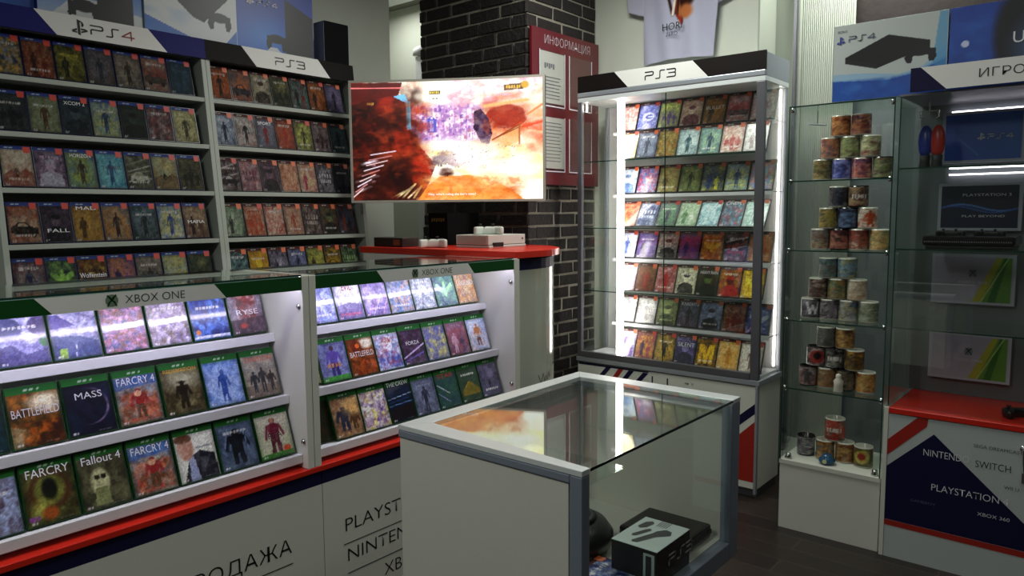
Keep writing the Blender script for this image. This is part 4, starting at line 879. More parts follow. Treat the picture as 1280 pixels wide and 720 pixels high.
    for i in range(60):
        x = .36+.5*P.rs.rand(); y = .26+.2*P.rs.rand(); P.line(x, y, x+.012*P.rs.rand(), y+.02*(P.rs.rand()-.5), .003, ['705030', '903848', 'a09020', '504060'][i % 4], .8)
    P.speck(.08)
    add_pic('screen', P, lambda u, v: P3(bu+u*(1-2*bu), z0+bz+v*(z1-z0-2*bz), .0015), screen_m, t)
    cap = mat('caption_glow', 'ffffff', emit=1)
    s = text('caption', "Hey, who's ruling the bar's view?", .013, (0, 0, 0), cap, t, width=.26, local=True)
    c = Vector(P3(.40, 1.60, .005)); off = t.location; s.location = c-off; s.rotation_euler = (0, 0, math.atan2(d.y, d.x))
    m_ = (a+b_)/2-nrm*.05
    mb = MB().tube([(m_.x, m_.y, 1.95), (m_.x+.16, m_.y+.02, 1.95), (3.375, 2.95, 1.95)], .02); mb.box(3.345, 3.377, 2.87, 3.03, 1.85, 2.05)
    mb.build('wall_bracket', black, t)
tv()

# =====================================================================
# LIT GLASS CABINET
# =====================================================================
t = thing('glass_cabinet', 'tall lit glass cabinet with black-ended header sign', 'display cabinet', (3.85, 2.0, 0))
X0, X1, Y0, Y1 = 3.70, 4.02, 1.448, 2.572
MB().box(X0+.02, X1, Y0+.002, Y1-.002, .05, .60).build('base_body', white, t, .001)
MB().box(X0+.04, X1-.01, Y0+.01, Y1-.01, 0, .05).build('plinth', alud, t)
MB().box(X0-.002, X1, Y0-.008, Y1+.008, .604, .632).build('base_ledge', alu, t, .003)
MB().box(X0+.004, X0+.0195, Y0+.012, Y1-.002, .055, .598).build('front_panel', white, t)
MB().box(X0-.004, X0+.0195, Y0-.002, Y0+.012, .03, .603).build('corner_strip', alu, t, .002)
xp = X0+.0035
def ypoly(name, pts, m_, par, x=None): return MB().prism([(x or xp, y, z) for y, z in pts], (.0005, 0, 0)).build(name, m_, par)
ypoly('navy_band', [(2.565, .598), (2.565, .585), (2.09, .590), (2.08, .598)], navy, t)
for (ya, yb_, zb), m_ in (((2.37, 2.43, .52), navy), ((2.285, 2.335, .52), redp), ((2.215, 2.27, .52), navy), ((2.12, 2.18, .52), navy)):
    ypoly('diagonal_stripe', [(ya, .588), (yb_, zb), (yb_-.035, zb), (ya-.035, .588)], m_, t, xp-.0004)
ypoly('navy_diagonal', [(1.70, .30), (1.462, .51), (1.462, .456), (1.62, .315)], navy, t)
ypoly('red_triangle', [(1.66, .22), (1.462, .415), (1.462, .09), (1.66, .09)], redp, t)
for y in (2.06, 1.965): MB().box(xp-.001, xp, y-.004, y+.004, .535, .575).build('hinge_mark', ink, t)
text('base_lettering', 'инфо', .014, (xp-.001, 1.86, .558), ink, t, face='x', width=.05)
# posts and rails
for (y0_, y1_), m_ in (((Y0, Y0+.045), alud), ((Y1-.028, Y1), alud)):
    MB().box(X0, X0+.026, y0_, y1_, .6325, 2.142).build('front_post', m_, t, .002)
for y0_ in (Y0, Y1-.02): MB().box(X1-.02, X1, y0_, y0_+.02, .6325, 2.142).build('rear_post', alu, t, .002)
MB().box(X0-.003, X0+.026, Y0+.046, Y1-.029, .6325, .668).build('lower_rail', alud, t, .002)
MB().box(X0, X1, Y0, Y1, 2.143, 2.168).build('top_board', aluw, t, .002)
MB().box(X0-.004, X0+.02, Y0, Y1, 2.1685, 2.196).build('top_rail', alu, t, .004)
hp = MB().box(X0, X0+.012, Y0, Y1, 2.1965, 2.290).build('header_panel', blackp, t)
ypoly('header_stripe', [(2.322, 2.290), (2.232, 2.1968), (1.752, 2.1968), (1.842, 2.290)], hdrw, hp, X0-.0006)
wordmark('header_lettering', 'PS3', lambda u, v: (X0-.0013, 2.122-u, 2.222+v), .04, ink, hp, .13, 1.25)
MB().box(X0+.0125, X1, Y0, Y0+.012, 2.1685, 2.282).build('header_side', mat('grey_side', '8e959c', .5), t)
MB().box(X1-.006, X1-.001, Y0+.021, Y1-.021, .6325, 2.142).build('back_panel', mat('lit_white_board', 'c2c2c0', .5), t)
MB().box(X0+.03, X1-.022, Y0+.006, Y0+.011, .634, 2.141).build('side_glass', gl, t)
MB().box(X0+.03, X1-.022, Y1-.011, Y1-.006, .634, 2.141).build('side_glass', gl, t)
MB().box(X0+.003, X0+.008, 2.00, Y1-.0285, .669, 2.142).build('sliding_glass_door', gl, t)
MB().box(X0+.012, X0+.017, Y0+.0455, 2.03, .669, 2.142).build('sliding_glass_door', gl, t)
MB().box(X0+.0025, X0+.0085, 1.996, 1.9995, .669, 2.142).build('door_edge', gedge, t)
for z in (1.80, 1.41, 1.037):
    MB().box(X0+.03, X1-.024, Y0+.013, Y1-.013, z-.006, z).build('glass_shelf', glt, t)
    MB().box(X0+.0285, X0+.0298, Y0+.013, Y1-.013, z-.006, z).build('shelf_edge', gedge, t)
for z in (1.969, 1.604, 1.225, .837):
    MB().box(3.865, X1-.024, Y0+.013, 2.43, z-.004, z).box(3.864, 3.867, Y0+.013, 2.43, z-.018, z-.002).build('step_shelf', whiteb, t)
MB().box(X0+.03, X1-.024, Y0+.013, Y1-.013, .6325, .644).build('floor_board', whiteb, t)
MB().box(3.758, 3.770, 2.290, 2.335, .66, 2.135).build('led_tube', led, t, .004)  # tube set forward and widened to stand in for glare over the cases
MB().box(3.975, 3.99, Y0+.022, Y0+.034, .66, 2.135).build('led_tube', led2, t, .004)
MB().box(X0+.032, X0+.04, Y1-.045, Y1-.037, 2.09, 2.135).build('led_tube', led, t, .002)

# =====================================================================
# MUG TOWER
# =====================================================================
t = thing('mug_tower', 'narrow glass tower on a white base holding mugs', 'display cabinet', (3.65, 1.02, 0))
X0, X1, Y0, Y1 = 3.4535, 3.83, .798, 1.238
MB().box(X0+.004, X1, Y0, Y1, .0, .312).build('base_body', white, t, .001)
MB().box(X0, X1, Y0-.002, Y1+.002, .3125, .334).build('base_top', white, t, .001)
MS = [1.636, 1.322, 1.000, .680]
for z in MS:
    MB().box(X0+.004, X1-.01, Y0+.006, Y1-.006, z-.006, z).build('glass_shelf', glt, t)
    MB().box(X0+.002, X0+.0035, Y0+.006, Y1-.006, z-.006, z).build('shelf_edge', gedge, t)
MB().box(X0, X1, Y0, Y1, 1.962, 1.968).build('glass_top', glt, t)
MB().box(X0-.0015, X0-.0002, Y0, Y1, 1.962, 1.968).build('top_edge', gedge, t)
for y in (Y0, Y1-.005):
    MB().box(X0, X1-.006, y, y+.005, .3345, 1.9615).build('side_glass', gl, t)
    MB().box(X0-.0018, X0-.0002, y, y+.005, .3345, 1.9615).build('glass_edge', gedge, t)
MB().box(X1-.005, X1, Y0+.006, Y1-.006, .3345, 1.9615).build('back_glass', gl, t)
for z in MS+[1.955]:
    for y in (Y0+.012, Y1-.012):
        MB().lathe([(0, -.012), (.008, -.012), (.009, 0), (.008, .012), (0, .012)], (X0+.012, y, z-.004), 12).build('shelf_clip', chrome, t, smooth=True)
for y in (Y0+.03, Y1-.03):
    MB().lathe([(0, 0), (.016, 0), (.017, .006), (.012, .016), (.012, .024), (0, .026)], (X0+.03, y, .3345), 16).build('glass_foot', chrome, t, smooth=True)

MUGC = {'w': mat('white_mug_glaze', 'c4c0b4', .2), 'k': mat('black_mug_glaze', '1a1618', .2)}
proto = {}
def mug(label, loc, pic, body='w', s=1.0, rz=0, group='printed mugs in the glass tower'):
    t = thing('mug', label, 'mug', loc, group)
    if (body, s) not in proto:
        r, h = .0405*s, .095*s
        a = MB().lathe([(0, 0), (r*.93, 0), (r, .004), (r, h-.001), (r-.002, h), (r-.004, h-.002), (r-.004, .006), (0, .005)], seg=28).build('mug_body', MUGC[body], None, smooth=True)
        hpts = [(r-.003, 0, h*.8), (r+.018*s, 0, h*.8), (r+.028*s, 0, h*.62), (r+.028*s, 0, h*.4), (r+.016*s, 0, h*.22), (r-.003, 0, h*.2)]
        b_ = MB().tube(hpts, .005*s).build('mug_handle', MUGC[body], None, smooth=True)
        for q in (a, b_): COL.objects.unlink(q)
        proto[(body, s)] = (a, b_)
    for q in proto[(body, s)]: link_copy(q, t)
    r, h = .0405*s+.0006, .095*s
    me = grid_mesh('printed_wrap', pic, lambda u, v: (-r*math.cos((u-.5)*4.4), r*math.sin(-(u-.5)*4.4), .006+v*(h-.012)), cover_m)
    o = bpy.data.objects.new('printed_wrap', me); COL.objects.link(o); o.parent = t
    t.rotation_euler = (0, 0, rz); return t
MUGD = [  # per shelf from the top: rows bottom->top, lists of (desc, top, bottom, palette)
 [[('green-brown', '485838', '403828', '705030 708048 a09060'), ('blue-violet', '404878', '3c4488', '6068b8 282c58 9098d8'), ('red and violet', '583048', '783030', 'a04040 403068 c09078'), ('dark green with pale patch', '404c34', '383028', '803838 b0a890 687848')],
  [('orange-red and blue', '683c38', '485068', 'a04838 586888 c08058'), ('green and cream', '707858', '605840', 'b0a880 4c3c30 90a068'), ('green with maroon badge', '687850', '482028', '98b060 701830 c0c098')],
  [('rust brown', '6c2c1c', '7c4424', '3c1814 a85c30 d09058'), ('red and purple', '582820', '503048', '90381c 382448 b07850')]],
 [[('blue-green scene', '485860', '584838', '703838 607890 a09070'), ('dark red', '482428', '582c28', '883838 281c20 b07860'), ('red and white', '783028', 'a08068', 'b03828 d8c8b0 583028'), ('orange-green', '706040', '485848', 'a86838 68886c c8a868')],
  [('yellow-green portrait', '4c4c3c', '606038', '908040 383c38 c0a058'), ('navy patterned', '242c44', '28344c', '384c70 181c2c 6880a0'), ('white with red portrait', 'b8b0a0', '883828', 'b04828 c8c0b0 d8d0c0')],
  [('grey and blue', '58585c', '282c40', '404458 807c78 20202c'), ('dark brown lettered', '483024', '502820', '704030 281c1c a08868')]],
 [[('white W-printed', '8c8c90', '302c34', 'c0c0c4 28242c 605c68'), ('grey portrait', '504c50', '383038', '787078 28242c a09898'), ('blue and gold crest', '486080', '807048', '304468 b09850 a0a8b0'), ('pale patterned', '909488', '586048', '304030 b0b4a8 788060')],
  [('brown and white', '908478', '4c3028', '602820 b0a090 3c2c28'), ('green and orange', '4c6048', '885838', '385840 b07840 788860'), ('pale orange wash', 'b0a490', 'a08468', 'c09060 b8ac98 c8bca8')],
  [('teal comic', '40585c', '4c4840', '304448 885040 68807c'), ('blue cartoon', '4c6478', '586058', '385068 a89850 7890a0')]],
 [[('white with dark footballer', '9c9c9c', '787470', '484044 a8a8a4 885850'), ('white with brown scene', 'a09c90', '706450', '504030 a89870 885c38'), ('dark green print', '343c34', '403430', '242c28 605040 807058'), ('orange and yellow', '907040', 'a05830', 'c09040 883c20 b8a060')],
  [('black with red round badge', '241c20', '2c2024', 'a0302c 1c181c c0b0b0'), ('black with small white text', '1c1c1c', '202020', '101010 303030 a8a8a0'), ('red and yellow striped', '704028', '786830', 'a03828 c0a038 403020')],
  [('grey and white', '5c5c58', '4c5050', '383c3c 908c88 706c68'), ('brown sunset', '806038', '683c28', 'a87840 4c2c20 c09858')]],
 [[('silver emblem black', '5c5860', '4c4850', '888890 181418 a8a8a8'), ('orange-blue comic', '583428', '284858', 'b05c28 305868 c89048'), ('orange framed', '784830', '7c5830', 'a86030 583020 b89858'), ('yellow round-faced', '80784c', '785838', 'b0a048 8c2c24 303c20')],
  [('large white lettered', '988c7c', '603c30', '302420 a89888 c03828')]]]
shz = MS+[.3345]
sname = ['top glass shelf', 'second glass shelf', 'third glass shelf', 'fourth glass shelf', 'white base']
rr = random.Random(5)
for si, sh in enumerate(MUGD):
    z0 = shz[si]
    for ri, row in enumerate(sh):
        n = len(row)
        for i, (ds, tp, bt, pl) in enumerate(row):
            if si == 4 and ri == 1: Y, X = 1.035, 3.60
            elif si == 4: Y = [1.165, 1.072, .988, .903][i]; X = [3.60, 3.585, 3.60, 3.585][i]
            else: Y = .995+.0425*(n-1)-.085*i+(.01 if ri else 0)+rr.uniform(-.001, .001)+(.035 if si > 1 else 0); X = 3.575
            if si == 4: Y += .0
            pic = Pic(30, 20, 400+si*31+ri*7+i).grad(tp, bt); pic.noise(pl.split(), .85, 5); pic.noise(pl.split()[-1:], .8, 9)
            if 'portrait' in ds or 'footballer' in ds: pic.fig(.5, .05, .85, pl.split()[0], None, .8)
            if 'round' in ds: pic.ell(.5, .5, .2, .36, pl.split()[0], .2); pic.ell(.5, .55, .1, .2, pl.split()[1], .2)
            if 'letter' in ds or 'text' in ds: pic.words(.5, .5, .4, .25, 'd8d0c8', 5)
            if 'W-' in ds: pic.line(.35, .85, .43, .2, .04, 'e0e0e0'); pic.line(.43, .2, .5, .7, .04, 'e0e0e0'); pic.line(.5, .7, .57, .2, .04, 'e0e0e0'); pic.line(.57, .2, .65, .85, .04, 'e0e0e0')
            pic.speck(.15)
            big = si == 4 and ri == 1
            body = 'k' if ('black' in ds or 'dark' in ds or 'navy' in ds) else 'w'
            rn = ['bottom', 'middle', 'top'][ri] if n < 5 else ''
            lab = '%s mug, %s, %s tier, %s' % (ds, ['leftmost', 'second from left', 'third from left', 'fourth from left'][i], rn, sname[si]) if not big else 'large white lettered mug standing on the mugs on the white base'
            mug(lab, (X, Y, z0+.0008+ri*.0958), pic, body, 1.1 if big else 1.0, R(rr.uniform(-25, 25)+10))
# little items in the tower
t = thing('figurine_cup', 'small white footballer-shaped cup in front of fourth-shelf mugs', 'cup', (3.505, 1.00, .681))
MB().lathe([(0, 0), (.02, 0), (.021, .005), (.019, .03), (.022, .05), (.012, .062), (.013, .07), (.011, .08), (0, .085)], (3.505, 1.0, .6808), 18).build('cup_body', MUGC['w'], t, smooth=True)
t = thing('small_cup', 'small blue cup with yellow eye in front of base mugs', 'cup', (3.51, 1.04, .334))
MB().lathe([(0, 0), (.026, 0), (.036, .012), (.036, .022), (.022, .036), (.019, .045), (0, .044)], (3.51, 1.04, .335), 20).build('cup_body', mat('blue_glaze', '245070', .25), t, smooth=True)
MB().lathe([(0, -.001), (.010, 0), (0, .001)], (3.4745, 1.04, .353), 14, 'x').build('yellow_eye', mat('pale_yellow', 'c8c890', .4), t)
t = thing('hook_rack', 'tiny dark metal hooks hanging inside top of mug tower', 'hooks', (3.60, 1.16, 1.96))
MB().tube([(3.6, 1.16, 1.9605), (3.6, 1.16, 1.90)], .0025).tube([(3.6, 1.20, 1.90), (3.6, 1.12, 1.89)], .0035).build('hook_bar', alud, t)

# =====================================================================
# CONSOLE CABINET (right)
# =====================================================================
X0, X1, Y0, Y1 = 3.44, 3.88, -.05, .79
t = thing('console_cabinet', 'white base cabinet with navy and red graphics, glass shelves above', 'display cabinet', (3.65, .4, 0))
MB().box(X0+.012, X1, Y0, Y1-.004, 0, .636).build('base_body', white, t, .001)
fpan = MB().box(X0, X0+.0115, Y0, Y1-.019, .0, .634).build('front_panel', mat('poster_white', 'b4bcba', .45), t)
MB().box(X0-.002, X0+.0115, Y1-.018, Y1, 0, .66).build('corner_strip', white, t, .001)
xq = X0-.0008
yz = lambda name, pts, m_, x=xq: MB().prism([(x, y, z) for y, z in pts], (.0007, 0, 0)).build(name, m_, fpan)
yz('navy_triangle', [(.771, .403), (.597, .573), (.150, .163), (.771, .167)], navy)
yz('red_diagonal', [(.771, .452), (.625, .6), (.62, .634), (.66, .634), (.771, .52)], redp, xq-.0004)
yz('red_stripe', [(.771, .166), (.771, .142), (-.04, .135), (-.04, .16)], redp, xq-.0004)
xt = xq-.0012
text('poster_lettering', 'SEGA DREAMCAST', .014, (xt, .455, .548), ink, fpan, face='x', width=.165, thin=.01)
text('poster_lettering', 'NINTENDO', .03, (xt, .635, .478), inkw, fpan, face='x', width=.165, thin=.012)
text('poster_lettering', 'SWITCH', .03, (xt, .447, .468), ink, fpan, face='x', width=.12, thin=.012)
text('poster_lettering', 'WII U', .014, (xt, .345, .40), ink, fpan, face='x', width=.05, thin=.01)
text('poster_lettering', 'PLAYSTATION 4', .03, (xt, .600, .335), inkw, fpan, face='x', width=.27, thin=.012)
text('poster_lettering', 'XBOX 360', .015, (xt, .43, .27), inkw, fpan, face='x', width=.11, thin=.01)
text('poster_lettering', 'GAMEBOY', .011, (xt, .675, .27), mat('dim_ink', '5a5a80', .5), fpan, face='x', width=.095, thin=.01)
MB().box(X1-.012, X1, Y0, Y1-.004, .662, 1.97).build('back_panel', mat('dark_grey_board', '6c7276', .35, noise=.15, nscale=5), t)
CSH = [1.675, 1.338, 1.003]
for z in CSH:
    MB().box(3.475, X1-.013, Y0, Y1-.012, z-.006, z).build('glass_shelf', glt, t)
    MB().box(3.473, 3.4745, Y0, Y1-.012, z-.006, z).build('shelf_edge', gedge, t)
MB().box(3.475, X1-.013, Y1-.010, Y1-.005, .662, 1.966).build('side_glass', gl, t)
MB().box(3.4725, 3.4745, Y1-.010, Y1-.005, .662, 1.966).build('glass_edge', gedge, t)
MB().box(3.462, 3.467, Y0, Y1-.012, .662, 1.966).build('sliding_glass_door', gl, t)
MB().box(X0+.02, X1, Y0, Y1-.004, 1.967, 1.975).build('top_board', mat('grey_top', '6c6c74', .4), t)
hp = MB().box(X0-.012, X0, Y0, .742, 1.977, 2.071).build('header_panel', navy, t)
MB().prism([(X0-.0125, .706, 2.071), (X0-.0125, .612, 1.977), (X0-.0125, Y0, 1.977), (X0-.0125, Y0, 2.071)], (.0004, 0, 0)).build('header_stripe', hdrw, hp)
text('header_lettering', 'ИГРОВЫЕ', .034, (X0-.0135, .508, 2.008), ink, hp, face='x', width=.27, thin=.012)
for z, x in ((1.93, X1-.03), (1.655, X1-.03)): MB().box(x, x+.006, -.0, .66, z-.003, z+.003).build('led_strip', mat('dim_led', 'f0e8f0', emit=5), t)
w = bx('worktop', redl, 3.435, 3.89, Y0, Y1-.0185, .637, .661, None, .002)
tag(w, 'red worktop inside the right-hand glass shelving', 'worktop')
# key in the lock
k = thing('key_set', 'small metal keys hanging from the right-hand cabinet lock', 'keys', (3.43, .285, .50))
MB().lathe([(0, 0), (.012, 0), (.012, -.012), (0, -.012)], (3.438, .287, .575), 16, 'x').build('lock_barrel', chrome, k, smooth=True)
MB().tube([(3.424, .287, .57), (3.424, .285, .52), (3.426, .28, .47)], .003).box(3.422, 3.425, .272, .288, .44, .48).build('key_blade', chrome, k)

def sign(label, y0, y1, z0, z1, pic, fn=None, x=3.83):
    t = thing('framed_sign', label, 'sign', (x, (y0+y1)/2, z0), 'white-framed brand signs in the right cabinet')
    MB().box(x, x+.035, y0, y1, z0, z1).build('sign_frame', mat('white_sign_frame', 'aeb0c0', .4), t, .001)
    add_pic('sign_print', pic, lambda a, b_: (x-.001, y1-.013-a*(y1-y0-.026), z0+.012+b_*(z1-z0-.024)), print_m, t)
    if fn: fn(t, x-.002)
k = 3.83/3.65; q = lambda y: y*k; zz = lambda z: 1.5+(z-1.5)*k
s1 = Pic(70, 50, 31).grad('3058c0', '2450b4'); s1.ell(.9, .5, .4, .7, '2c68c0', 1.5, .7); s1.line(.2, .45, .45, .1, .008, '5888d0', .7)
def l1(t, x):
    pslogo('sign_logo', lambda u, v: (x, .555-u, 1.80+v), .03, inkw, t); wordmark('sign_lettering', 'PS4', lambda u, v: (x, .515-u, 1.803+v), .019, inkw, t, .13, 1.3)
sign('bright blue white-framed sign, topmost in the right cabinet', q(.362), q(.658), zz(1.694), zz(1.905), s1, l1)
s2 = Pic(70, 50, 32).grad('101834', '141c40'); 
for i in range(20): x_ = i/20; s2.line(x_, .48+.08*math.sin(x_*6), x_+.05, .48+.08*math.sin((x_+.05)*6), .025, '5080d0'); s2.line(x_, .44+.08*math.sin(x_*6+.5), x_+.05, .44+.08*math.sin((x_+.05)*6+.5), .02, '3058b0')
def l2(t, x):
    text('sign_lettering', 'PLAYSTATION 3', .012, (x, .60, zz(1.555)), inkw, t, face='x', width=.18)
    text('sign_lettering', 'PLAY BEYOND', .010, (x, .60, zz(1.468)), inkw, t, face='x', width=.16)
sign('dark navy white-framed sign with blue wave, second from top', q(.360), q(.661), zz(1.412), zz(1.610), s2, l2)
def gsign(seed):
    s = Pic(70, 50, seed).grad('9c98b0', 'a8a4b4'); s.noise(['b0aac0'], .5, 3)
    s.poly([(.5, 0), (.82, 1), (1, 1), (1, 0)], '5a8c30'); s.poly([(.5, 0), (.8, 1), (.88, 1), (.62, 0)], 'a8a830'); s.poly([(.7, 0), (.9, 1), (.95, 1), (.8, 0)], '2c6820'); s.line(.62, 0, .95, 1, .01, 'c0d080'); return s
def lg(word, yy):
    def f(t, x):
        global NUDGE
        NUDGE = (-.0006, 0, 0)
        xlogo('sign_logo', lambda u, v: (x, .545-u, yy+v), .017, [mat('grey_ball', '78848a', .4), mat('grey_ball_mark', '3c4c4c', .4)], t)
        text('sign_lettering', word, .012, (x, .60, yy-.045), mat('pale_lettering', 'd0d0d8' if '3' in word else 'a89880', .4), t, face='x', width=.11)
    return f
sign('pale sign with green swoosh, on the shelf under the black console', q(.368), q(.672), zz(1.102), zz(1.312), gsign(33), lg('XBOX 360', zz(1.233)))
sign('pale sign with green swoosh, lowest, just above the red worktop', q(.368), q(.670), zz(.774), zz(.977), gsign(34), lg('XBOX ONE', zz(.90)))

def paddle(label, y, col, m_):
    t = thing('handset', label, 'handset', (3.62, y, 1.676), 'upright oval handsets')
    MB().lathe([(0, 0), (.02, 0), (.022, .006), (.019, .03), (.021, .055), (0, .056)], (3.62, y, 1.676), 18).build('dark_base', blackm, t, smooth=True)
    o = MB().lathe([(0, 0), (.014, .002), (.024, .02), (.029, .06), (.027, .095), (.018, .12), (.008, .13), (0, .131)], (0, 0, 0), 20).build(col+'_shell', m_, None, smooth=True)
    o.scale = (.55, 1, 1); o.parent = t; o.location = (0, 0, .05)
paddle('blue upright oval handset on top shelf of right cabinet', .715, 'blue', mat('blue_shell', '20348c', .3))
paddle('red upright oval handset beside the blue one', .668, 'red', mat('red_shell', 'b02c24', .3))
t = thing('game_console', 'black ribbed game console below the dark navy sign', 'console', (3.62, .52, 1.34))
MB().box(3.52, 3.74, .37, .68, 1.3385, 1.352).build('console_foot', black, t, .004)
mb = MB().box(3.515, 3.745, .362, .69, 1.353, 1.392); mb.build('console_shell', mat('black_gloss', '18141a', .2), t, .008)
mb = MB()
for i in range(40): mb.box(3.5145, 3.5155, .375+i*.0078, .378+i*.0078, 1.366, 1.371)
mb.build('ribbed_trim', mat('grey_trim', '807c84', .3), t)
gamepad('black gamepad on the left of the black console', (3.62, .60, 1.384), R(-90), black, .72)
gamepad('black gamepad on the right of the black console', (3.62, .46, 1.384), R(-90), black, .72)
gamepad('black gamepad lying on the red worktop at right', (3.60, .315, .6545), R(-60), black, 1.0)
t = thing('hook_rack', 'small chrome triple hook above the blue handset', 'hooks', (3.6, .70, 1.96))
MB().tube([(3.6, .70, 1.9665), (3.6, .70, 1.90)], .0025).tube([(3.6, .735, 1.915), (3.6, .735, 1.89), (3.6, .725, 1.885)], .003).tube([(3.6, .665, 1.915), (3.6, .665, 1.89), (3.6, .675, 1.885)], .003).tube([(3.6, .735, 1.915), (3.6, .665, 1.915)], .002).build('hook_bar', chrome, t)

# cartons on the right-hand towers
pb = Pic(160, 120, 41).grad('b4bcb8', 'b8c0c0'); pb.poly([(0, 0), (0, .28), (.25, .27), (.5, .24), (.75, .3), (1, .45), (1, 0)], '2050a8'); pb.poly([(0, .27), (0, .36), (.3, .34), (.6, .28), (.8, .34), (1, .6), (1, .42), (.75, .28), (.5, .22)], '88b0d0', .8)
pb.poly([(.88, .35), (.93, 1), (1, 1), (1, .3)], '4890c0', .7); pb.noise(['3870c0', '183c88'], .6, 4, (0, 0, 1, .25))
pb.poly([(.11, .57), (.5, .80), (.86, .66), (.86, .55), (.62, .48), (.40, .38), (.11, .49)], '121214'); pb.poly([(.11, .55), (.4, .44), (.4, .38), (.11, .49)], '1c1c20'); pad_pic(pb, .78, .53, .26)
t = carton('console_box', 'white and blue console carton on top of the mug tower', 3.50, 3.60, .627, 1.068, 1.9755, 2.30, pb, 'x', cardw, 'console cartons on the right towers')
pslogo('carton_logo', lambda u, v: (3.497, 1.055-u, 2.218+v), .034, mat('blue_ink', '28388c', .4), t)
wordmark('carton_lettering', 'PS4', lambda u, v: (3.497, 1.005-u, 2.226+v), .022, mat('grey_blue_ink', '506078', .4), t, .13, 1.3)
text('carton_lettering', 'SONY', .010, (3.497, 1.053, 2.268), ink, t, face='x', width=.04)
pc = Pic(120, 90, 42).grad('1c3c98', '1c4ca0'); pc.noise(['2860b8', '142c78'], .6, 4); pc.ell(.5, .6, .17, .5, '0e0e18', .4); pc.ell(.75, .4, .25, .4, '6890c8', 1, .7); pc.fig(.97, .1, .7, '401c24', None, .8); pc.ell(.12, .55, .03, .04, 'c0c8e8')
t = carton('console_box', 'blue carton with dark figure at top right above header', 3.50, 3.60, .16, .622, 1.9755, 2.30, pc, 'x', cardb, 'console cartons on the right towers')
text('carton_lettering', 'UNC', .045, (3.497, .41, 2.135), inkw, t, face='x', width=.13)

# =====================================================================
# GLASS-TOPPED SHOWCASE (foreground)
# =====================================================================
t = thing('glass_showcase', 'white-framed showcase with glass top and front in the foreground', 'showcase', (1.54, 1.06, 0))
X0, X1, Y0, Y1, Z0, Z1 = 1.165, 1.922, .799, 1.331, .556, 1.0
MB().box(X0+.004, X0+.022, Y0+.035, Y1-.002, Z0+.002, Z1-.032).build('end_panel', white, t, .001)
MB().box(X1-.022, X1-.004, Y0+.035, Y1-.002, Z0+.002, Z1-.032).build('end_panel', white, t, .001)
MB().box(X0+.023, X1-.023, Y1-.018, Y1-.003, Z0+.002, Z1-.03).build('back_panel', whiteb, t)
MB().box(X0+.023, X1-.023, Y0+.03, Y1-.019, .592, .608).build('floor_board', white, t)
# rails: top
MB().prism([(X0, Y0, Z1), (X0, Y1, Z1), (X0+.062, Y1-.055, Z1), (X0+.028, Y0, Z1)], (0, 0, -.012)).build('top_rail_left', aluw, t, .001)
MB().prism([(X0+.0005, Y1, Z1), (X1, Y1, Z1), (X1-.06, Y1-.045, Z1), (X0+.0625, Y1-.055, Z1)], (0, 0, -.012)).build('top_rail_back', aluw, t, .001)
MB().prism([(X1, Y0, Z1), (X1, Y1-.0005, Z1), (X1-.06, Y1-.0455, Z1), (X1-.052, Y0, Z1)], (0, 0, -.012)).build('top_rail_right', aluw, t, .001)
frm = mat('grey_blue_aluminium', '8c96a6', .38, .3)
MB().box(X0, X0+.03, Y0+.03, Y1, Z1-.031, Z1-.0125).build('side_rail', frm, t, .003)
MB().box(X1-.05, X1, Y0+.03, Y1, Z1-.031, Z1-.0125).build('side_rail', frm, t, .003)
MB().box(X0, X0+.028, Y0, Y0+.03, Z0, Z1-.0125).build('corner_post', frm, t, .003)
MB().box(X1-.052, X1, Y0, Y0+.03, Z0, Z1-.0125).build('corner_post', frm, t, .003)
MB().box(X0+.0285, X1-.0525, Y0, Y0+.03, Z0, Z0+.05).build('bottom_rail', frm, t, .003)
MB().box(X0+.0285, X1-.0525, Y0+.012, Y0+.017, Z0+.051, Z1-.008).build('front_glass', gl, t)
MB().prism([(X0+.029, Y0+.0, Z1-.006), (X0+.0615, Y1-.056, Z1-.006), (X1-.0605, Y1-.046, Z1-.006), (X1-.0525, Y0, Z1-.006)], (0, 0, .005)).build('top_glass', gl, t)
MB().box(X0+.0285, X1-.0525, Y0-.0015, Y0-.0003, Z1-.0065, Z1-.0005).build('top_glass_edge', mat('dark_glass_edge', '101816', .2), t)
MB().box(X0+.03, X0+.22, Y0+.04, Y0+.30, Z1-.062, Z1-.056).build('glass_ledge', glt, t)
MB().box(X0+.04, X0+.10, Y0+.06, Y1-.05, .0, Z0).box(X0+.10, X1-.3, Y1-.25, Y1-.05, 0, Z0).build('support_plinth', alud, t)

t = thing('accessory_box', 'black and white motion-controller carton inside the showcase', 'box', (1.61, .90, .61))
zt = .70
MB().box(1.516, 1.686, .826, .952, .6095, zt-.0015).build('carton_body', black, t, .001)
MB().box(1.516, 1.686, .826, .952, zt-.0012, zt).build('carton_lid', mat('pale_card', 'b8c4c0', .4), t)
def fb(u, v, e=.0008): return (1.516+u*.17, .826+v*.126, zt+e)
mb = MB()
ribbon(mb, [(.28, .30), (.30, .62)], .12, fb); ribbon(mb, [(.50, .22), (.52, .56)], .10, fb)
mb = MB(); mb.quad([fb(*p) for p in ((.12, .52), (.10, .62), (.14, .66), (.52, .48), (.62, .46), (.74, .34), (.72, .2), (.6, .14), (.5, .26), (.44, .34))])
mb.quad([fb(p[0], p[1]+.18, .0009) for p in ((.30, .52), (.28, .58), (.32, .62), (.58, .50), (.64, .44), (.60, .38), (.5, .42))])
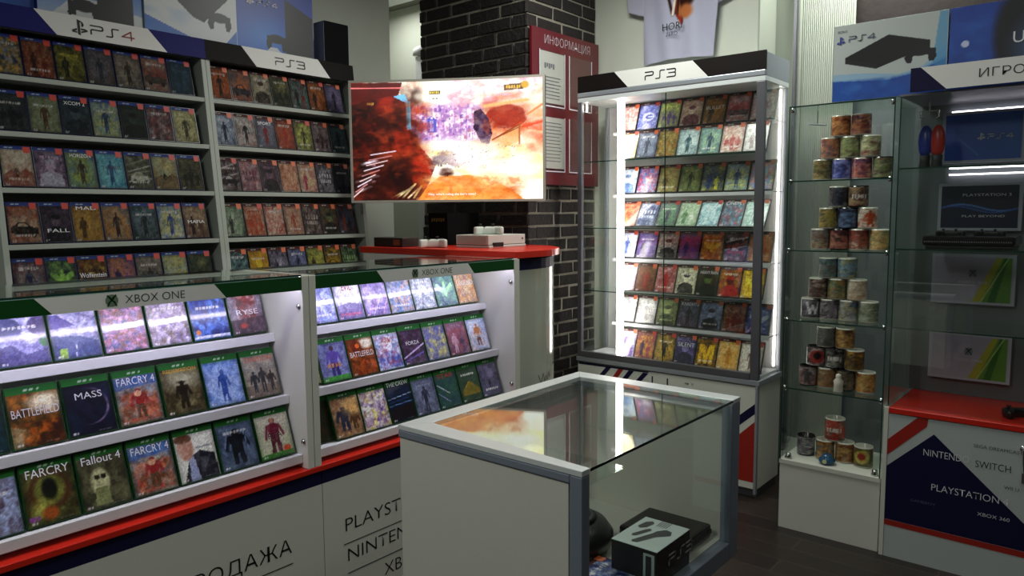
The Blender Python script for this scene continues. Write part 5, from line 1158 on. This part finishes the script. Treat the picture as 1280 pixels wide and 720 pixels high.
mb.quad([fb(*p) for p in ((.58, .82), (.62, .9), (.82, .86), (.9, .76), (.84, .68), (.66, .72))])
mb.build('printed_controllers', mat('dark_grey_ink', '24282c', .4), t)
mb = MB()
for i in range(5): mb.quad([fb(*p) for p in ((.78+.0*i, .60-.05*i), (.98, .60-.05*i), (.98, .58-.05*i), (.78, .58-.05*i))])
mb.build('printed_text', mat('grey_ink', '66666c', .7), t)
wordmark('carton_lettering', 'PS3', lambda u, v: (1.575+u, .8248, .648+v), .024, inkw, t, .14, 1.4)
MB().box(1.5148, 1.5158, .832, .862, .615, .69).build('side_picture', mat('pale_card', 'b8c4c0', .4), t)
MB().box(1.5138, 1.5146, .840, .855, .62, .685).build('side_controller', mat('dark_grey_ink'), t)
t = thing('game_console', 'slim black console on the showcase floor behind the carton', 'console', (1.78, .93, .61))
MB().box(1.70, 1.868, .85, 1.045, .6095, .648).build('console_shell', mat('black_gloss'), t, .008)
MB().box(1.705, 1.864, .8485, .851, .622, .634).build('console_slot', blackm, t)
t = thing('round_accessory', 'round black accessory at the back left of showcase', 'accessory', (1.60, 1.12, .61))
o = MB().lathe([(0, .0), (.10, .0), (.118, .02), (.118, .045), (.10, .07), (.06, .085), (0, .09)], (1.58, 1.125, .6095), 36).build('round_shell', mat('dark_green_black', '14191a', .35), t, smooth=True)
MB().lathe([(.06, .0), (.075, .004), (.06, .01), (.052, .006), (.06, .0)], (1.58, 1.125, .690), 30).build('top_ring', blackm, t, smooth=True)
# cases in the showcase
def flat_case(x, y, rz, spec, label, kind='black', z=.6095):
    r = put_case(spec, kind, (x, y, z+.0145), 0, 0, .133, label, 'game cases on the showcase floor', (26, 34))
    r.rotation_euler = (R(-90), 0, rz)
flat_case(1.49, .845, 0, L_('navy and white', '28388c', '283070', '6080c0 d8d8e0 182050', 'map'), 'navy and orange game case lying flat at the front of showcase floor')
flat_case(1.35, .840, 0, L_('grey and navy', '485068', '283050', '8090a8 a0a8b8 182030', 'duo'), 'grey game case lying flat at the left of the showcase floor')
